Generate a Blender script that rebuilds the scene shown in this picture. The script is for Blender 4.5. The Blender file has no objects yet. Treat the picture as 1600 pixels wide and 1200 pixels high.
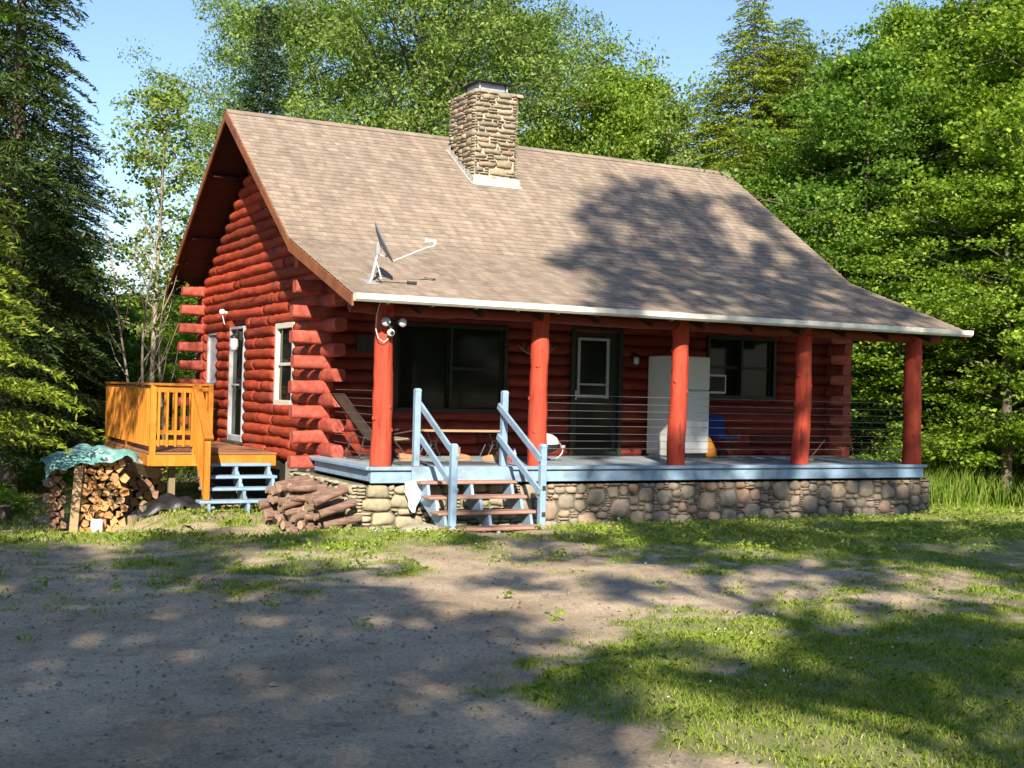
import bpy, math, random
import numpy as np
from mathutils import Vector, Matrix
# ------------------------------------------------------------ camera, sky, sun, exposure
scene = bpy.context.scene
col = scene.collection
CAM = np.array([-5.886, -15.44, 1.032]); YAW, PITCH, ROLL, FPX = .4741, .0058, .0259, 1971.8
cd = bpy.data.cameras.new('camera'); cam = bpy.data.objects.new('camera', cd); col.objects.link(cam)
_r = np.array([math.cos(YAW), -math.sin(YAW), 0]); _f = np.array([math.sin(YAW), math.cos(YAW), 0]); _u = np.array([0, 0, 1.])
_f2 = _f*math.cos(PITCH)+_u*math.sin(PITCH); _u2 = _u*math.cos(PITCH)-_f*math.sin(PITCH)
_r3 = _r*math.cos(ROLL)+_u2*math.sin(ROLL); _u3 = _u2*math.cos(ROLL)-_r*math.sin(ROLL)
cam.matrix_world = Matrix([[_r3[i], _u3[i], -_f2[i], CAM[i]] for i in range(3)]+[[0, 0, 0, 1]])
cd.sensor_width = 36; cd.lens = FPX/1600*36; cd.clip_end = 2000; cd.clip_start = .1
scene.camera = cam
SUN = Vector((1, 2.3, -1.55)).normalized()          # the way sunlight travels
EL = math.asin(-SUN.z)
w = bpy.data.worlds.new('World'); scene.world = w; w.use_nodes = True
nt = w.node_tree; sk = nt.nodes.new('ShaderNodeTexSky'); sk.sky_type = 'NISHITA'; sk.sun_disc = False
sk.sun_elevation = EL; sk.sun_rotation = math.atan2(-SUN.x, -SUN.y); sk.air_density = 1.1; sk.dust_density = .25; sk.ozone_density = 2.5
bg = nt.nodes['Background']; bg.inputs[1].default_value = .097; mt = nt.nodes.new('ShaderNodeMix'); mt.data_type = 'RGBA'; mt.blend_type = 'MULTIPLY'; mt.inputs[0].default_value = 1
mt.inputs[7].default_value = (.93, .95, 1.08, 1); nt.links.new(sk.outputs[0], mt.inputs[6]); nt.links.new(mt.outputs[2], bg.inputs[0])
sl = bpy.data.lights.new('sun', 'SUN'); sl.energy = 5.0; sl.angle = math.radians(.55); sl.color = (1, .91, .77)
so = bpy.data.objects.new('sun', sl); col.objects.link(so); so.rotation_euler = SUN.to_track_quat('-Z', 'Y').to_euler(); so.location = (-20, -40, 30)
scene.view_settings.view_transform = 'Standard'; scene.view_settings.look = 'None'; scene.view_settings.gamma = 1
scene.view_settings.exposure = .98
scene.render.engine = 'CYCLES'
scene.cycles.max_bounces = 6; scene.cycles.diffuse_bounces = 1; scene.cycles.glossy_bounces = 2; scene.cycles.transmission_bounces = 3
R = random.Random(11); NR = np.random.default_rng(7)

# ------------------------------------------------------------ materials
def newmat(name):
    m = bpy.data.materials.new(name); m.use_nodes = True
    return m, m.node_tree, m.node_tree.nodes['Principled BSDF']
def ramp(nt, src, stops, interp='LINEAR'):
    r = nt.nodes.new('ShaderNodeValToRGB'); r.color_ramp.interpolation = interp
    el = r.color_ramp.elements
    while len(el) < len(stops): el.new(.5)
    for e, (p, c) in zip(el, stops): e.position = p; e.color = (*c, 1)
    nt.links.new(src, r.inputs[0]); return r.outputs[0]
def noise(nt, scale, detail=4, stretch=(1, 1, 1), coord='Object', rough=.55):
    tc = nt.nodes.new('ShaderNodeTexCoord'); mp = nt.nodes.new('ShaderNodeMapping'); mp.inputs['Scale'].default_value = stretch
    nt.links.new(tc.outputs[coord], mp.inputs[0])
    n = nt.nodes.new('ShaderNodeTexNoise'); n.inputs['Scale'].default_value = scale; n.inputs['Detail'].default_value = detail
    n.inputs['Roughness'].default_value = rough
    nt.links.new(mp.outputs[0], n.inputs['Vector']); return n.outputs[0]
def mixc(nt, fac, a, b, mode='MIX'):
    m = nt.nodes.new('ShaderNodeMix'); m.data_type = 'RGBA'; m.blend_type = mode
    for s, v in ((m.inputs[0], fac), (m.inputs[6], a), (m.inputs[7], b)):
        if isinstance(v, (int, float)): s.default_value = v
        elif isinstance(v, tuple): s.default_value = (*v, 1)
        else: nt.links.new(v, s)
    return m.outputs[2]
def bump(nt, bs, src, strength, dist=.01):
    b = nt.nodes.new('ShaderNodeBump'); b.inputs['Strength'].default_value = strength; b.inputs['Distance'].default_value = dist
    nt.links.new(src, b.inputs['Height']); nt.links.new(b.outputs[0], bs.inputs['Normal'])
def surf(name, c1, c2, scale=6, rough=.7, bmp=.3, stretch=(1, 1, 1), island=.0, metal=0, dirt=None, spec=.3, fine=40, grain=None, ga=.45):
    m, nt, b = newmat(name)
    n = noise(nt, scale, 6, stretch)
    c = ramp(nt, n, [(.3, c1), (.7, c2)])
    if island:
        g = nt.nodes.new('ShaderNodeNewGeometry')
        k = ramp(nt, g.outputs['Random Per Island'], [(0, (1-island,)*3), (1, (1+island*.6,)*3)])
        c = mixc(nt, 1., c, k, 'MULTIPLY')
    if dirt:
        n2 = noise(nt, scale*.35, 8, (1, 1, 1), rough=.7)
        f = ramp(nt, n2, [(.52, (0, 0, 0)), (.68, (1, 1, 1))])
        c = mixc(nt, f, c, dirt)
    if grain:
        gn = noise(nt, 2.2, 7, grain, rough=.72); c = mixc(nt, 1., c, ramp(nt, gn, [(.36, (1-ga,)*3), (.46, (.96,)*3), (.62, (1.0,)*3), (.72, (1.14,)*3)]), 'MULTIPLY')
    nt.links.new(c, b.inputs['Base Color']); b.inputs['Roughness'].default_value = rough; b.inputs['Metallic'].default_value = metal
    b.inputs['Specular IOR Level'].default_value = spec
    if bmp: bump(nt, b, gn if grain else noise(nt, fine, 5, stretch), bmp, .02 if grain else .01)
    return m
M = {}
M['shade_tone_log'] = surf('red_stained_log_shade_tone', (.165, .018, .011), (.28, .040, .018), 3.5, .72, .9, (1, 1, 3), .38, dirt=(.11, .02, .015), grain=(.9, 11, 11))  # red log stain, darkened in colour to stand for the porch shade
M['sun_tone_log'] = surf('red_stained_log_sun_tone', (.33, .038, .016), (.54, .085, .032), 3.5, .72, .9, (3, 1, 3), .38, dirt=(.24, .06, .038), grain=(11, .9, 11))  # the same stained logs, brightened in colour to stand for sun on the gable
M['red_post'] = surf('red_painted_post', (.42, .045, .024), (.62, .085, .038), 6, .62, .8, (1.5, 1.5, .25), dirt=(.32, .07, .048), grain=(9, 9, .7), ga=.5)
M['log_end'] = surf('weathered_red_log_end', (.28, .045, .03), (.50, .12, .08), 9, .78, .9, (1, 1, 1), .15)
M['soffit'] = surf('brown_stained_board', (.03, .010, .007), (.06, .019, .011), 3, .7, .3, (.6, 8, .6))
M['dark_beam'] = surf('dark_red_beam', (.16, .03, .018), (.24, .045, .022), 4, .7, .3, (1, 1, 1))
M['rake'] = surf('orange_brown_trim', (.24, .075, .025), (.34, .12, .045), 4, .5, .2, (1, 1, 1), dirt=(.14, .05, .03))
M['blue'] = surf('blue_grey_paint', (.23, .35, .48), (.31, .44, .58), 7, .55, .35, (1, 1, 1), .14, dirt=(.20, .25, .29))
M['deck_top'] = surf('worn_grey_blue_board', (.25, .30, .34), (.38, .42, .45), 4, .6, .3, (8, .8, 1), .2, dirt=(.22, .22, .21))
M['tread'] = surf('red_brown_tread_paint', (.36, .19, .14), (.48, .28, .21), 5, .6, .3, (1, 4, 1), .15, dirt=(.30, .20, .16))
M['amber'] = surf('amber_stained_pine', (.56, .19, .018), (.78, .31, .035), 3, .5, .3, (2, 2, .4), .28, dirt=(.42, .13, .015), grain=(9, 9, .8), ga=.3)
M['amber_floor'] = surf('brown_stained_decking', (.27, .12, .06), (.37, .18, .09), 3, .6, .3, (.5, 6, 1), .2)
M['grey_post'] = surf('treated_timber', (.20, .16, .08), (.28, .22, .12), 3, .8, .3, (3, 3, .5))
M['white'] = surf('white_enamel', (.70, .70, .68), (.78, .78, .76), 2, .35, .05, dirt=(.62, .61, .58))
M['gutter'] = surf('cream_gutter', (.78, .74, .62), (.85, .82, .72), 3, .35, .05, dirt=(.66, .60, .48))
M['cream'] = surf('cream_window_paint', (.66, .60, .47), (.74, .69, .57), 5, .5, .1)
M['grey_white'] = surf('aluminium_storm_frame', (.34, .35, .36), (.46, .47, .48), 5, .4, .1)
M['dark_frame'] = surf('dark_green_frame', (.018, .022, .016), (.03, .034, .024), 5, .5, .1)
M['black'] = surf('black_metal', (.015, .015, .015), (.03, .03, .03), 8, .45, .1)
M['iron'] = surf('dark_iron', (.03, .028, .026), (.06, .05, .045), 12, .6, .3)
M['steel'] = surf('galvanised_steel', (.45, .46, .46), (.6, .6, .6), 9, .4, .1, metal=.5)
M['wire'] = surf('steel_cable', (.22, .22, .21), (.32, .32, .30), 9, .35, 0, metal=.6)
M['dish'] = surf('grey_dish_plastic', (.16, .16, .17), (.22, .22, .23), 5, .5, .1)
M['blue_cloth'] = surf('blue_canvas', (.015, .04, .22), (.02, .06, .3), 6, .8, .2)
M['sling'] = surf('tan_mesh_sling', (.30, .20, .13), (.4, .28, .2), 9, .8, .2)
M['orange'] = surf('orange_nylon', (.75, .26, .03), (.85, .36, .05), 8, .5, .3)
M['bottle'] = surf('translucent_plastic', (.35, .3, .3), (.5, .45, .45), 8, .3, 0)
M['leather'] = surf('tan_leather', (.34, .18, .09), (.46, .27, .15), 12, .7, .3)
M['plaid'] = surf('red_and_black_cloth', (.03, .02, .02), (.45, .09, .05), 30, .8, .2)
M['rubber_mat'] = surf('grey_rubber_mat', (.06, .06, .06), (.10, .10, .10), 20, .9, .4)
M['plank'] = surf('bare_wood_plank', (.34, .22, .12), (.44, .31, .18), 4, .7, .2, (.5, 6, 6))
M['towel'] = surf('white_towel', (.72, .76, .80), (.84, .87, .90), 7, .9, .4)
M['concrete'] = surf('pale_concrete', (.36, .32, .26), (.50, .46, .39), 6, .9, .5, dirt=(.30, .27, .2))
M['mortar'] = surf('mortar', (.11, .095, .075), (.19, .165, .13), 14, .95, .6)
M['light_mortar'] = surf('light_mortar', (.42, .35, .25), (.55, .47, .35), 14, .95, .6)
M['lead'] = surf('lead_flashing', (.34, .32, .28), (.58, .56, .51), 8, .6, .6, metal=.1, dirt=(.26, .24, .2))
M['bark'] = surf('grey_brown_bark', (.075, .058, .042), (.17, .14, .11), 5, .95, .8, (3, 3, .5), fine=12)
M['pale_bark'] = surf('pale_bark', (.24, .19, .15), (.42, .35, .28), 6, .9, .5, (1, 1, 3))
M['log_bark'] = surf('pinkish_brown_bark', (.13, .075, .055), (.30, .19, .14), 7, .95, .9, (1, 4, 4), .35, fine=18)
M['split_bark'] = surf('firewood_bark', (.07, .045, .03), (.14, .09, .06), 9, .95, .6)
M['cut'] = surf('cut_log_end', (.30, .20, .13), (.44, .32, .22), 9, .9, .4, (1, 1, 1), .3)
M['tarp'] = surf('teal_tarp', (.07, .22, .20), (.20, .40, .37), 11, .5, .6, dirt=(.42, .52, .50))
M['amber_dark'] = surf('dark_amber_pine', (.36, .12, .016), (.50, .18, .025), 4, .5, .3, (1, 1, 1), .15)
M['black_plastic'] = surf('black_plastic', (.012, .012, .014), (.03, .03, .032), 4, .35, .4)
M['bulb'] = surf('clear_lamp_glass', (.45, .47, .48), (.6, .62, .62), 4, .12, 0, spec=.8)
M['white_stone'] = surf('white_quartz_rock', (.6, .6, .58), (.75, .75, .72), 8, .7, .5)
m, nt, b = newmat('dark_window_glass'); b.inputs['Base Color'].default_value = (.012, .014, .012, 1); b.inputs['Roughness'].default_value = .06
b.inputs['Specular IOR Level'].default_value = .14
bump(nt, b, noise(nt, 1.5, 2), .06, .02); M['glass'] = m
m, nt, b = newmat('curtained_window_glass'); c = ramp(nt, noise(nt, 9, 3, (1, 1.2, .15)), [(.3, (.30, .34, .38)), (.7, (.46, .50, .54))])
nt.links.new(c, b.inputs['Base Color']); b.inputs['Roughness'].default_value = .12; M['curtain_glass'] = m

def stonemat(name, stops, dirt, sc=14):
    m, nt, b = newmat(name)
    g = nt.nodes.new('ShaderNodeNewGeometry')
    c = ramp(nt, g.outputs['Random Per Island'], stops)
    n = noise(nt, sc, 8, rough=.7); k = ramp(nt, n, [(.25, (.62,)*3), (.75, (1.3,)*3)])
    c = mixc(nt, 1., c, k, 'MULTIPLY')
    f = ramp(nt, noise(nt, 5, 6, rough=.65), [(.5, (0, 0, 0)), (.66, (.7,)*3)])
    c = mixc(nt, f, c, dirt)
    nt.links.new(c, b.inputs['Base Color']); b.inputs['Roughness'].default_value = .88
    bump(nt, b, noise(nt, 30, 8, rough=.7), .55, .012); return m
M['field_stone'] = stonemat('field_stone', [(0, (.22, .185, .145)), (.2, (.35, .26, .18)), (.4, (.27, .225, .175)), (.6, (.42, .34, .24)), (.8, (.35, .21, .14)), (1, (.36, .30, .225))], (.24, .21, .16))
M['ledge_stone'] = stonemat('yellowish_ledge_stone', [(0, (.30, .26, .17)), (.3, (.42, .35, .22)), (.6, (.35, .31, .22)), (1, (.50, .42, .29))], (.28, .25, .16))
M['chimney_stone'] = stonemat('chimney_stone', [(0, (.24, .20, .14)), (.25, (.35, .28, .18)), (.5, (.26, .22, .17)), (.7, (.40, .33, .22)), (.85, (.31, .20, .13)), (1, (.36, .31, .23))], (.20, .18, .13))
# split firewood: the sawn face from pale to orange
m, nt, b = newmat('split_firewood_face'); oi = nt.nodes.new('ShaderNodeObjectInfo')
c = ramp(nt, oi.outputs['Random'], [(0, (.46, .22, .08)), (.3, (.58, .33, .13)), (.6, (.42, .20, .08)), (.85, (.62, .40, .20)), (1, (.36, .16, .07))])
k = ramp(nt, noise(nt, 16, 6), [(.25, (.62,)*3), (.75, (1.25,)*3)]); c = mixc(nt, 1., c, k, 'MULTIPLY')
nt.links.new(c, b.inputs['Base Color']); b.inputs['Roughness'].default_value = .85; bump(nt, b, noise(nt, 45, 4), .4); M['split_face'] = m
m, nt, b = newmat('dark_firewood_face'); oi = nt.nodes.new('ShaderNodeObjectInfo')
c = ramp(nt, oi.outputs['Random'], [(0, (.26, .14, .09)), (.5, (.36, .21, .13)), (1, (.2, .12, .08))]); k = ramp(nt, noise(nt, 16, 6), [(.25, (.6,)*3), (.75, (1.2,)*3)])
c = mixc(nt, 1., c, k, 'MULTIPLY'); nt.links.new(c, b.inputs['Base Color']); b.inputs['Roughness'].default_value = .9; M['dark_face'] = m  # darker brown cut faces for the left-end and under-deck stacks
M['deck_shade'] = surf('under_deck_shade', (.02, .017, .012), (.05, .04, .03), 8, .95, .4)  # near-black colour standing in for the shade below the side deck
# asphalt shingles: uv = metres along the eave / up the slope
m, nt, b = newmat('tan_brown_shingles'); uv = nt.nodes.new('ShaderNodeUVMap'); uv.uv_map = 'UVMap'
br = nt.nodes.new('ShaderNodeTexBrick'); br.offset = .5; br.inputs['Scale'].default_value = 1; br.inputs['Brick Width'].default_value = .22; br.inputs['Row Height'].default_value = .14
br.inputs['Mortar Size'].default_value = .004; br.inputs['Color1'].default_value = (0, 0, 0, 1); br.inputs['Color2'].default_value = (1, 1, 1, 1); br.inputs['Mortar'].default_value = (.5, .5, .5, 1); br.inputs['Bias'].default_value = 0
nt.links.new(uv.outputs[0], br.inputs['Vector'])
c = ramp(nt, br.outputs['Color'], [(0, (.265, .20, .15)), (.3, (.30, .235, .175)), (.55, (.335, .27, .20)), (.8, (.28, .21, .16)), (1, (.315, .25, .19))])
br2 = nt.nodes.new('ShaderNodeTexBrick'); br2.offset = .37; br2.inputs['Scale'].default_value = 1; br2.inputs['Brick Width'].default_value = .11; br2.inputs['Row Height'].default_value = .14
br2.inputs['Mortar Size'].default_value = 0; br2.inputs['Color1'].default_value = (.84, .84, .84, 1); br2.inputs['Color2'].default_value = (1.14, 1.12, 1.1, 1); nt.links.new(uv.outputs[0], br2.inputs['Vector'])
c = mixc(nt, 1., c, br2.outputs['Color'], 'MULTIPLY')
c = mixc(nt, br.outputs['Fac'], c, (.17, .125, .10))
k = ramp(nt, noise(nt, 1.4, 6, (3, .25, .25)), [(.35, (.88,)*3), (.65, (1.07,)*3)]); c = mixc(nt, 1., c, k, 'MULTIPLY')
k = ramp(nt, noise(nt, 1.1, 5), [(.3, (.9,)*3), (.7, (1.08,)*3)]); c = mixc(nt, 1., c, k, 'MULTIPLY')
k = ramp(nt, noise(nt, 160, 3), [(.3, (.75,)*3), (.7, (1.2,)*3)]); c = mixc(nt, 1., c, k, 'MULTIPLY')
nt.links.new(c, b.inputs['Base Color']); b.inputs['Roughness'].default_value = .9; bump(nt, b, noise(nt, 90, 3), .4, .01); M['shingle'] = m

def leafmat(name, stops, trans=.38, rough=.5, tint=.18):
    m, nt, b = newmat(name); g = nt.nodes.new('ShaderNodeNewGeometry')
    c = ramp(nt, g.outputs['Random Per Island'], stops)
    oi = nt.nodes.new('ShaderNodeObjectInfo')
    k = ramp(nt, oi.outputs['Random'], [(0, (1-tint, 1-tint*.6, 1)), (.5, (1, 1, 1)), (1, (1+tint, 1+tint*.4, .8))])
    c = mixc(nt, 1., c, k, 'MULTIPLY')
    nt.links.new(c, b.inputs['Base Color']); b.inputs['Roughness'].default_value = rough; b.inputs['Specular IOR Level'].default_value = .3
    tr = nt.nodes.new('ShaderNodeBsdfTranslucent'); c2 = mixc(nt, 1., c, (1.25, 1.35, .5), 'MULTIPLY'); nt.links.new(c2, tr.inputs[0])
    mx = nt.nodes.new('ShaderNodeMixShader'); mx.inputs[0].default_value = trans
    nt.links.new(b.outputs[0], mx.inputs[1]); nt.links.new(tr.outputs[0], mx.inputs[2]); nt.links.new(mx.outputs[0], nt.nodes['Material Output'].inputs[0])
    return m
M['maple_leaf'] = leafmat('maple_leaf', [(0, (.08, .17, .022)), (.5, (.18, .30, .035)), (.85, (.28, .41, .055)), (1, (.38, .48, .09))], .45)
M['ash_leaf'] = leafmat('ash_leaf', [(0, (.14, .22, .04)), (.5, (.22, .31, .055)), (.85, (.30, .39, .08)), (1, (.40, .46, .15))])
M['birch_leaf'] = leafmat('birch_leaf', [(0, (.09, .17, .045)), (.6, (.16, .25, .065)), (1, (.26, .34, .12))])
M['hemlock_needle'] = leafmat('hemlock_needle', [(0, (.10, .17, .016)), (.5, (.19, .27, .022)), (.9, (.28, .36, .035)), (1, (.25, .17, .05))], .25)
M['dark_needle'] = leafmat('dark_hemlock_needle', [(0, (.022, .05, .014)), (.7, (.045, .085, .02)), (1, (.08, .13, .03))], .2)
M['fir_needle'] = leafmat('fir_needle', [(0, (.025, .06, .025)), (.7, (.05, .10, .04)), (1, (.08, .13, .05))], .15)
M['grass'] = leafmat('grass_blade', [(0, (.15, .25, .03)), (.5, (.26, .37, .045)), (.78, (.35, .44, .07)), (.9, (.44, .44, .14)), (1, (.48, .38, .2))], .35)
M['tall_grass'] = leafmat('tall_grass_blade', [(0, (.11, .20, .025)), (.5, (.17, .28, .035)), (.9, (.25, .35, .06)), (1, (.38, .34, .16))], .35)
M['flower'] = surf('clover_flower', (.6, .6, .52), (.75, .75, .68), 5, .8, 0)
M['dead_leaf'] = surf('dead_leaf', (.17, .075, .035), (.32, .16, .08), 9, .8, 0, island=.4)
M['pebble'] = surf('pebble', (.17, .145, .12), (.30, .265, .22), 9, .9, .2, island=.35)
# ground: packed sandy gravel, thin soil under the grass
m, nt, b = newmat('gravel_and_soil'); at_ = nt.nodes.new('ShaderNodeAttribute'); at_.attribute_name = 'grass_cover'
c1 = ramp(nt, noise(nt, .7, 8, rough=.6), [(.3, (.36, .27, .175)), (.5, (.49, .375, .25)), (.7, (.59, .465, .32))])
k = ramp(nt, noise(nt, 45, 6, rough=.75), [(.3, (.62,)*3), (.5, (1,)*3), (.72, (1.35,)*3)]); c1 = mixc(nt, 1., c1, k, 'MULTIPLY')
vo = nt.nodes.new('ShaderNodeTexVoronoi'); vo.inputs['Scale'].default_value = 55; tc = nt.nodes.new('ShaderNodeTexCoord'); nt.links.new(tc.outputs['Object'], vo.inputs['Vector'])
k = ramp(nt, vo.outputs['Color'], [(0, (.7,)*3), (1, (1.25,)*3)]); c1 = mixc(nt, .6, c1, mixc(nt, 1., c1, k, 'MULTIPLY'))
k = ramp(nt, noise(nt, .9, 5, (.5, 2.2, 1)), [(.35, (.82,)*3), (.6, (1.08,)*3)]); c1 = mixc(nt, 1., c1, k, 'MULTIPLY')
f = ramp(nt, noise(nt, 3.2, 8, rough=.75), [(.54, (0, 0, 0)), (.70, (.75,)*3)]); c1 = mixc(nt, f, c1, (.17, .125, .09))
c2 = ramp(nt, noise(nt, 7, 8, rough=.7), [(.3, (.14, .17, .05)), (.55, (.25, .25, .10)), (.75, (.40, .34, .20))])
mm = nt.nodes.new('ShaderNodeMath'); mm.operation = 'ADD'; nt.links.new(at_.outputs['Fac'], mm.inputs[0])
n2 = nt.nodes.new('ShaderNodeMath'); n2.operation = 'MULTIPLY_ADD'; nt.links.new(noise(nt, 5, 8, rough=.7), n2.inputs[0]); n2.inputs[1].default_value = 1.1; n2.inputs[2].default_value = -.55
nt.links.new(n2.outputs[0], mm.inputs[1]); f = ramp(nt, mm.outputs[0], [(.3, (0, 0, 0)), (.62, (1, 1, 1))])
nt.links.new(mixc(nt, f, c1, c2), b.inputs['Base Color']); b.inputs['Roughness'].default_value = .95; b.inputs['Specular IOR Level'].default_value = .15
bump(nt, b, noise(nt, 38, 8, rough=.8), .7, .02); M['ground'] = m

# ------------------------------------------------------------ mesh building
def nvec(v): v = np.array(v, float); return v/(np.linalg.norm(v)+1e-12)
class MB:
    def __init__(s): s.v = []; s.f = []; s.m = []; s.uv = []; s.n = 0
    def add(s, V, F, mi=0, uv=None):
        o = s.n; V = np.asarray(V, float); s.v.append(V); s.n += len(V)
        for i, f in enumerate(F):
            s.f.append([a+o for a in f]); s.m.append(mi)
            s.uv.append(uv[i] if uv else [(0, 0)]*len(f))
        return s
    def box(s, c, d, rot=None, bev=None, mi=0):
        c = np.array(c, float); h = np.array(d, float)/2
        bv = min(h)*.22 if bev is None else bev
        bv = min(bv, min(h)*.45)
        V = []; idx = {}
        for sx in (-1, 1):
            for sy in (-1, 1):
                for sz in (-1, 1):
                    for a in range(3):
                        p = np.array([sx, sy, sz])*(h-bv); p[a] = (sx, sy, sz)[a]*h[a]
                        idx[(sx, sy, sz, a)] = len(V); V.append(p)
        V = np.array(V); F = []
        def q(*ks): F.append([idx[k] for k in ks])
        for sg in (-1, 1):
            q((sg, -1, -1, 0), (sg, 1, -1, 0), (sg, 1, 1, 0), (sg, -1, 1, 0))
            q((-1, sg, -1, 1), (1, sg, -1, 1), (1, sg, 1, 1), (-1, sg, 1, 1))
            q((-1, -1, sg, 2), (1, -1, sg, 2), (1, 1, sg, 2), (-1, 1, sg, 2))
            for t in (-1, 1):
                q((-1, sg, t, 1), (1, sg, t, 1), (1, sg, t, 2), (-1, sg, t, 2))
                q((sg, -1, t, 0), (sg, 1, t, 0), (sg, 1, t, 2), (sg, -1, t, 2))
                q((sg, t, -1, 0), (sg, t, 1, 0), (sg, t, 1, 1), (sg, t, -1, 1))
                for u in (-1, 1): q((sg, t, u, 0), (sg, t, u, 1), (sg, t, u, 2))
        G = []
        for f in F:
            P = V[f]; n = np.cross(P[1]-P[0], P[2]-P[0])
            G.append(f if np.dot(n, P.mean(0)) > 0 else f[::-1])
        if rot is not None: V = V @ np.array(rot, float).T
        return s.add(V+c, G, mi)
    def bar(s, a, b, wd, th, up=(0, 0, 1), mi=0, bev=None):
        a = np.array(a, float); b = np.array(b, float); L = np.linalg.norm(b-a); x = (b-a)/L
        y = np.cross(up, x); y = nvec(y) if np.linalg.norm(y) > 1e-6 else np.array([1., 0, 0]); z = np.cross(x, y)
        return s.box((a+b)/2, (L, wd, th), np.column_stack([x, y, z]), bev, mi)
    def tube(s, pts, r, n=8, caps=True, mi=0, lump=0., seed=0, cap_mi=None, sq=1., phase=None):
        pts = np.array(pts, float); k = len(pts); r = np.array([r]*k if np.isscalar(r) else r, float)
        rg = np.random.default_rng(seed) if lump else None
        T = np.gradient(pts, axis=0); T /= np.linalg.norm(T, axis=1)[:, None]+1e-12
        up = np.array([0, 0, 1.]) if abs(T[0][2]) < .9 else np.array([1., 0, 0])
        V = []; ang = np.arange(n)*2*math.pi/n+(math.pi/n if phase is None else phase)
        lf = rg.normal(0, lump, (k, n)) if lump else None
        for i in range(k):
            a = nvec(np.cross(up, T[i])); b2 = np.cross(T[i], a)
            cc, ss = np.cos(ang), np.sin(ang)
            rr = r[i]*(1+(lf[i] if lump else 0))
            if sq != 1.: rr = rr/((abs(cc)**(2*sq)+abs(ss)**(2*sq))**(1/(2*sq)))
            V.append(pts[i]+a[None, :]*(cc*rr)[:, None]+b2[None, :]*(ss*rr)[:, None])
        V = np.vstack(V); F = []
        for i in range(k-1):
            for j in range(n):
                F.append([i*n+j, i*n+(j+1) % n, (i+1)*n+(j+1) % n, (i+1)*n+j])
        s.add(V, F, mi)
        if caps:
            s.add(V[:n], [list(range(n))[::-1]], mi if cap_mi is None else cap_mi); s.add(V[-n:], [list(range(n))], mi if cap_mi is None else cap_mi)
        return s
    def prism(s, poly, d, mi=0):
        poly = np.array(poly, float); d = np.array(d, float); n = len(poly)
        V = np.vstack([poly, poly+d]); nn = np.cross(poly[1]-poly[0], poly[2]-poly[0])
        F = [list(range(n))[::-1], list(range(n, 2*n))]+[[i, (i+1) % n, n+(i+1) % n, n+i] for i in range(n)]
        if np.dot(nn, d) < 0: F = [f[::-1] for f in F]
        return s.add(V, F, mi)
    def lathe(s, c, prof, n=24, axis=(0, 0, 1), mi=0):
        ax = nvec(axis); t = np.array([1., 0, 0]) if abs(ax[0]) < .8 else np.array([0, 1., 0]); a = nvec(np.cross(ax, t)); b2 = np.cross(ax, a)
        V = []; F = []
        for (r, z) in prof:
            for j in range(n):
                th = 2*math.pi*j/n; V.append(np.array(c)+ax*z+(a*math.cos(th)+b2*math.sin(th))*r)
        for i in range(len(prof)-1):
            for j in range(n): F.append([i*n+j, i*n+(j+1) % n, (i+1)*n+(j+1) % n, (i+1)*n+j])
        F.append(list(range(n))[::-1]); F.append([(len(prof)-1)*n+j for j in range(n)])
        return s.add(V, F, mi)
    def build(s, name, mats, parent=None, smooth=False):
        me = bpy.data.meshes.new(name); me.from_pydata(np.vstack(s.v).tolist(), [], s.f)
        for k in (mats if isinstance(mats, (list, tuple)) else [mats]): me.materials.append(M[k])
        me.polygons.foreach_set('material_index', s.m)
        if smooth: me.polygons.foreach_set('use_smooth', [True]*len(s.f))
        if any(u[0] != (0, 0) or u[1] != (0, 0) for u in s.uv[:5]):
            l = me.uv_layers.new(name='UVMap'); l.data.foreach_set('uv', np.array([c for u in s.uv for c in u], float).ravel())
        me.update(); o = bpy.data.objects.new(name, me); col.objects.link(o)
        if parent is not None: place(o, parent)
        return o
def place(o, parent):
    o.parent = parent; o.matrix_parent_inverse = Matrix.Translation(-Vector(parent.location)) if parent.parent is None and parent.type == 'EMPTY' else Matrix.Identity(4)
def quads(name, V, mat, parent=None, nv=4):
    """V (N*nv,3) -> N loose faces in one mesh"""
    N = len(V)//nv; me = bpy.data.meshes.new(name)
    me.vertices.add(len(V)); me.vertices.foreach_set('co', np.asarray(V, np.float32).ravel())
    me.loops.add(N*nv); me.loops.foreach_set('vertex_index', np.arange(N*nv, dtype=np.int32))
    me.polygons.add(N); me.polygons.foreach_set('loop_start', np.arange(0, N*nv, nv, dtype=np.int32)); me.polygons.foreach_set('loop_total', np.full(N, nv, np.int32))
    me.materials.append(M[mat]); me.update(calc_edges=True)
    o = bpy.data.objects.new(name, me); col.objects.link(o)
    if parent is not None: place(o, parent)
    return o
def empty(name, loc, label, cat, group=None):
    o = bpy.data.objects.new(name, None); col.objects.link(o); o.location = loc; o.empty_display_size = .2
    return tag(o, label, cat, group)
def tag(o, label=None, cat=None, group=None, kind=None):
    if label: o['label'] = label
    if cat: o['category'] = cat
    if group: o['group'] = group
    if kind: o['kind'] = kind
    return o
def copy_tree(src, dx, rz=0., sc=1., label=None, group=None):
    """copy a thing with its parts; dx = new location"""
    c = src.copy(); col.objects.link(c); c.location = dx; c.rotation_euler = (0, 0, rz); c.scale = (sc,)*3 if np.isscalar(sc) else sc
    if label: c['label'] = label
    if group: c['group'] = group
    for ch in src.children:
        d = ch.copy(); col.objects.link(d); d.parent = c; d.matrix_parent_inverse = ch.matrix_parent_inverse.copy()
    return c
def S(t): t = np.clip(t, 0, 1); return t*t*(3-2*t)
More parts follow.
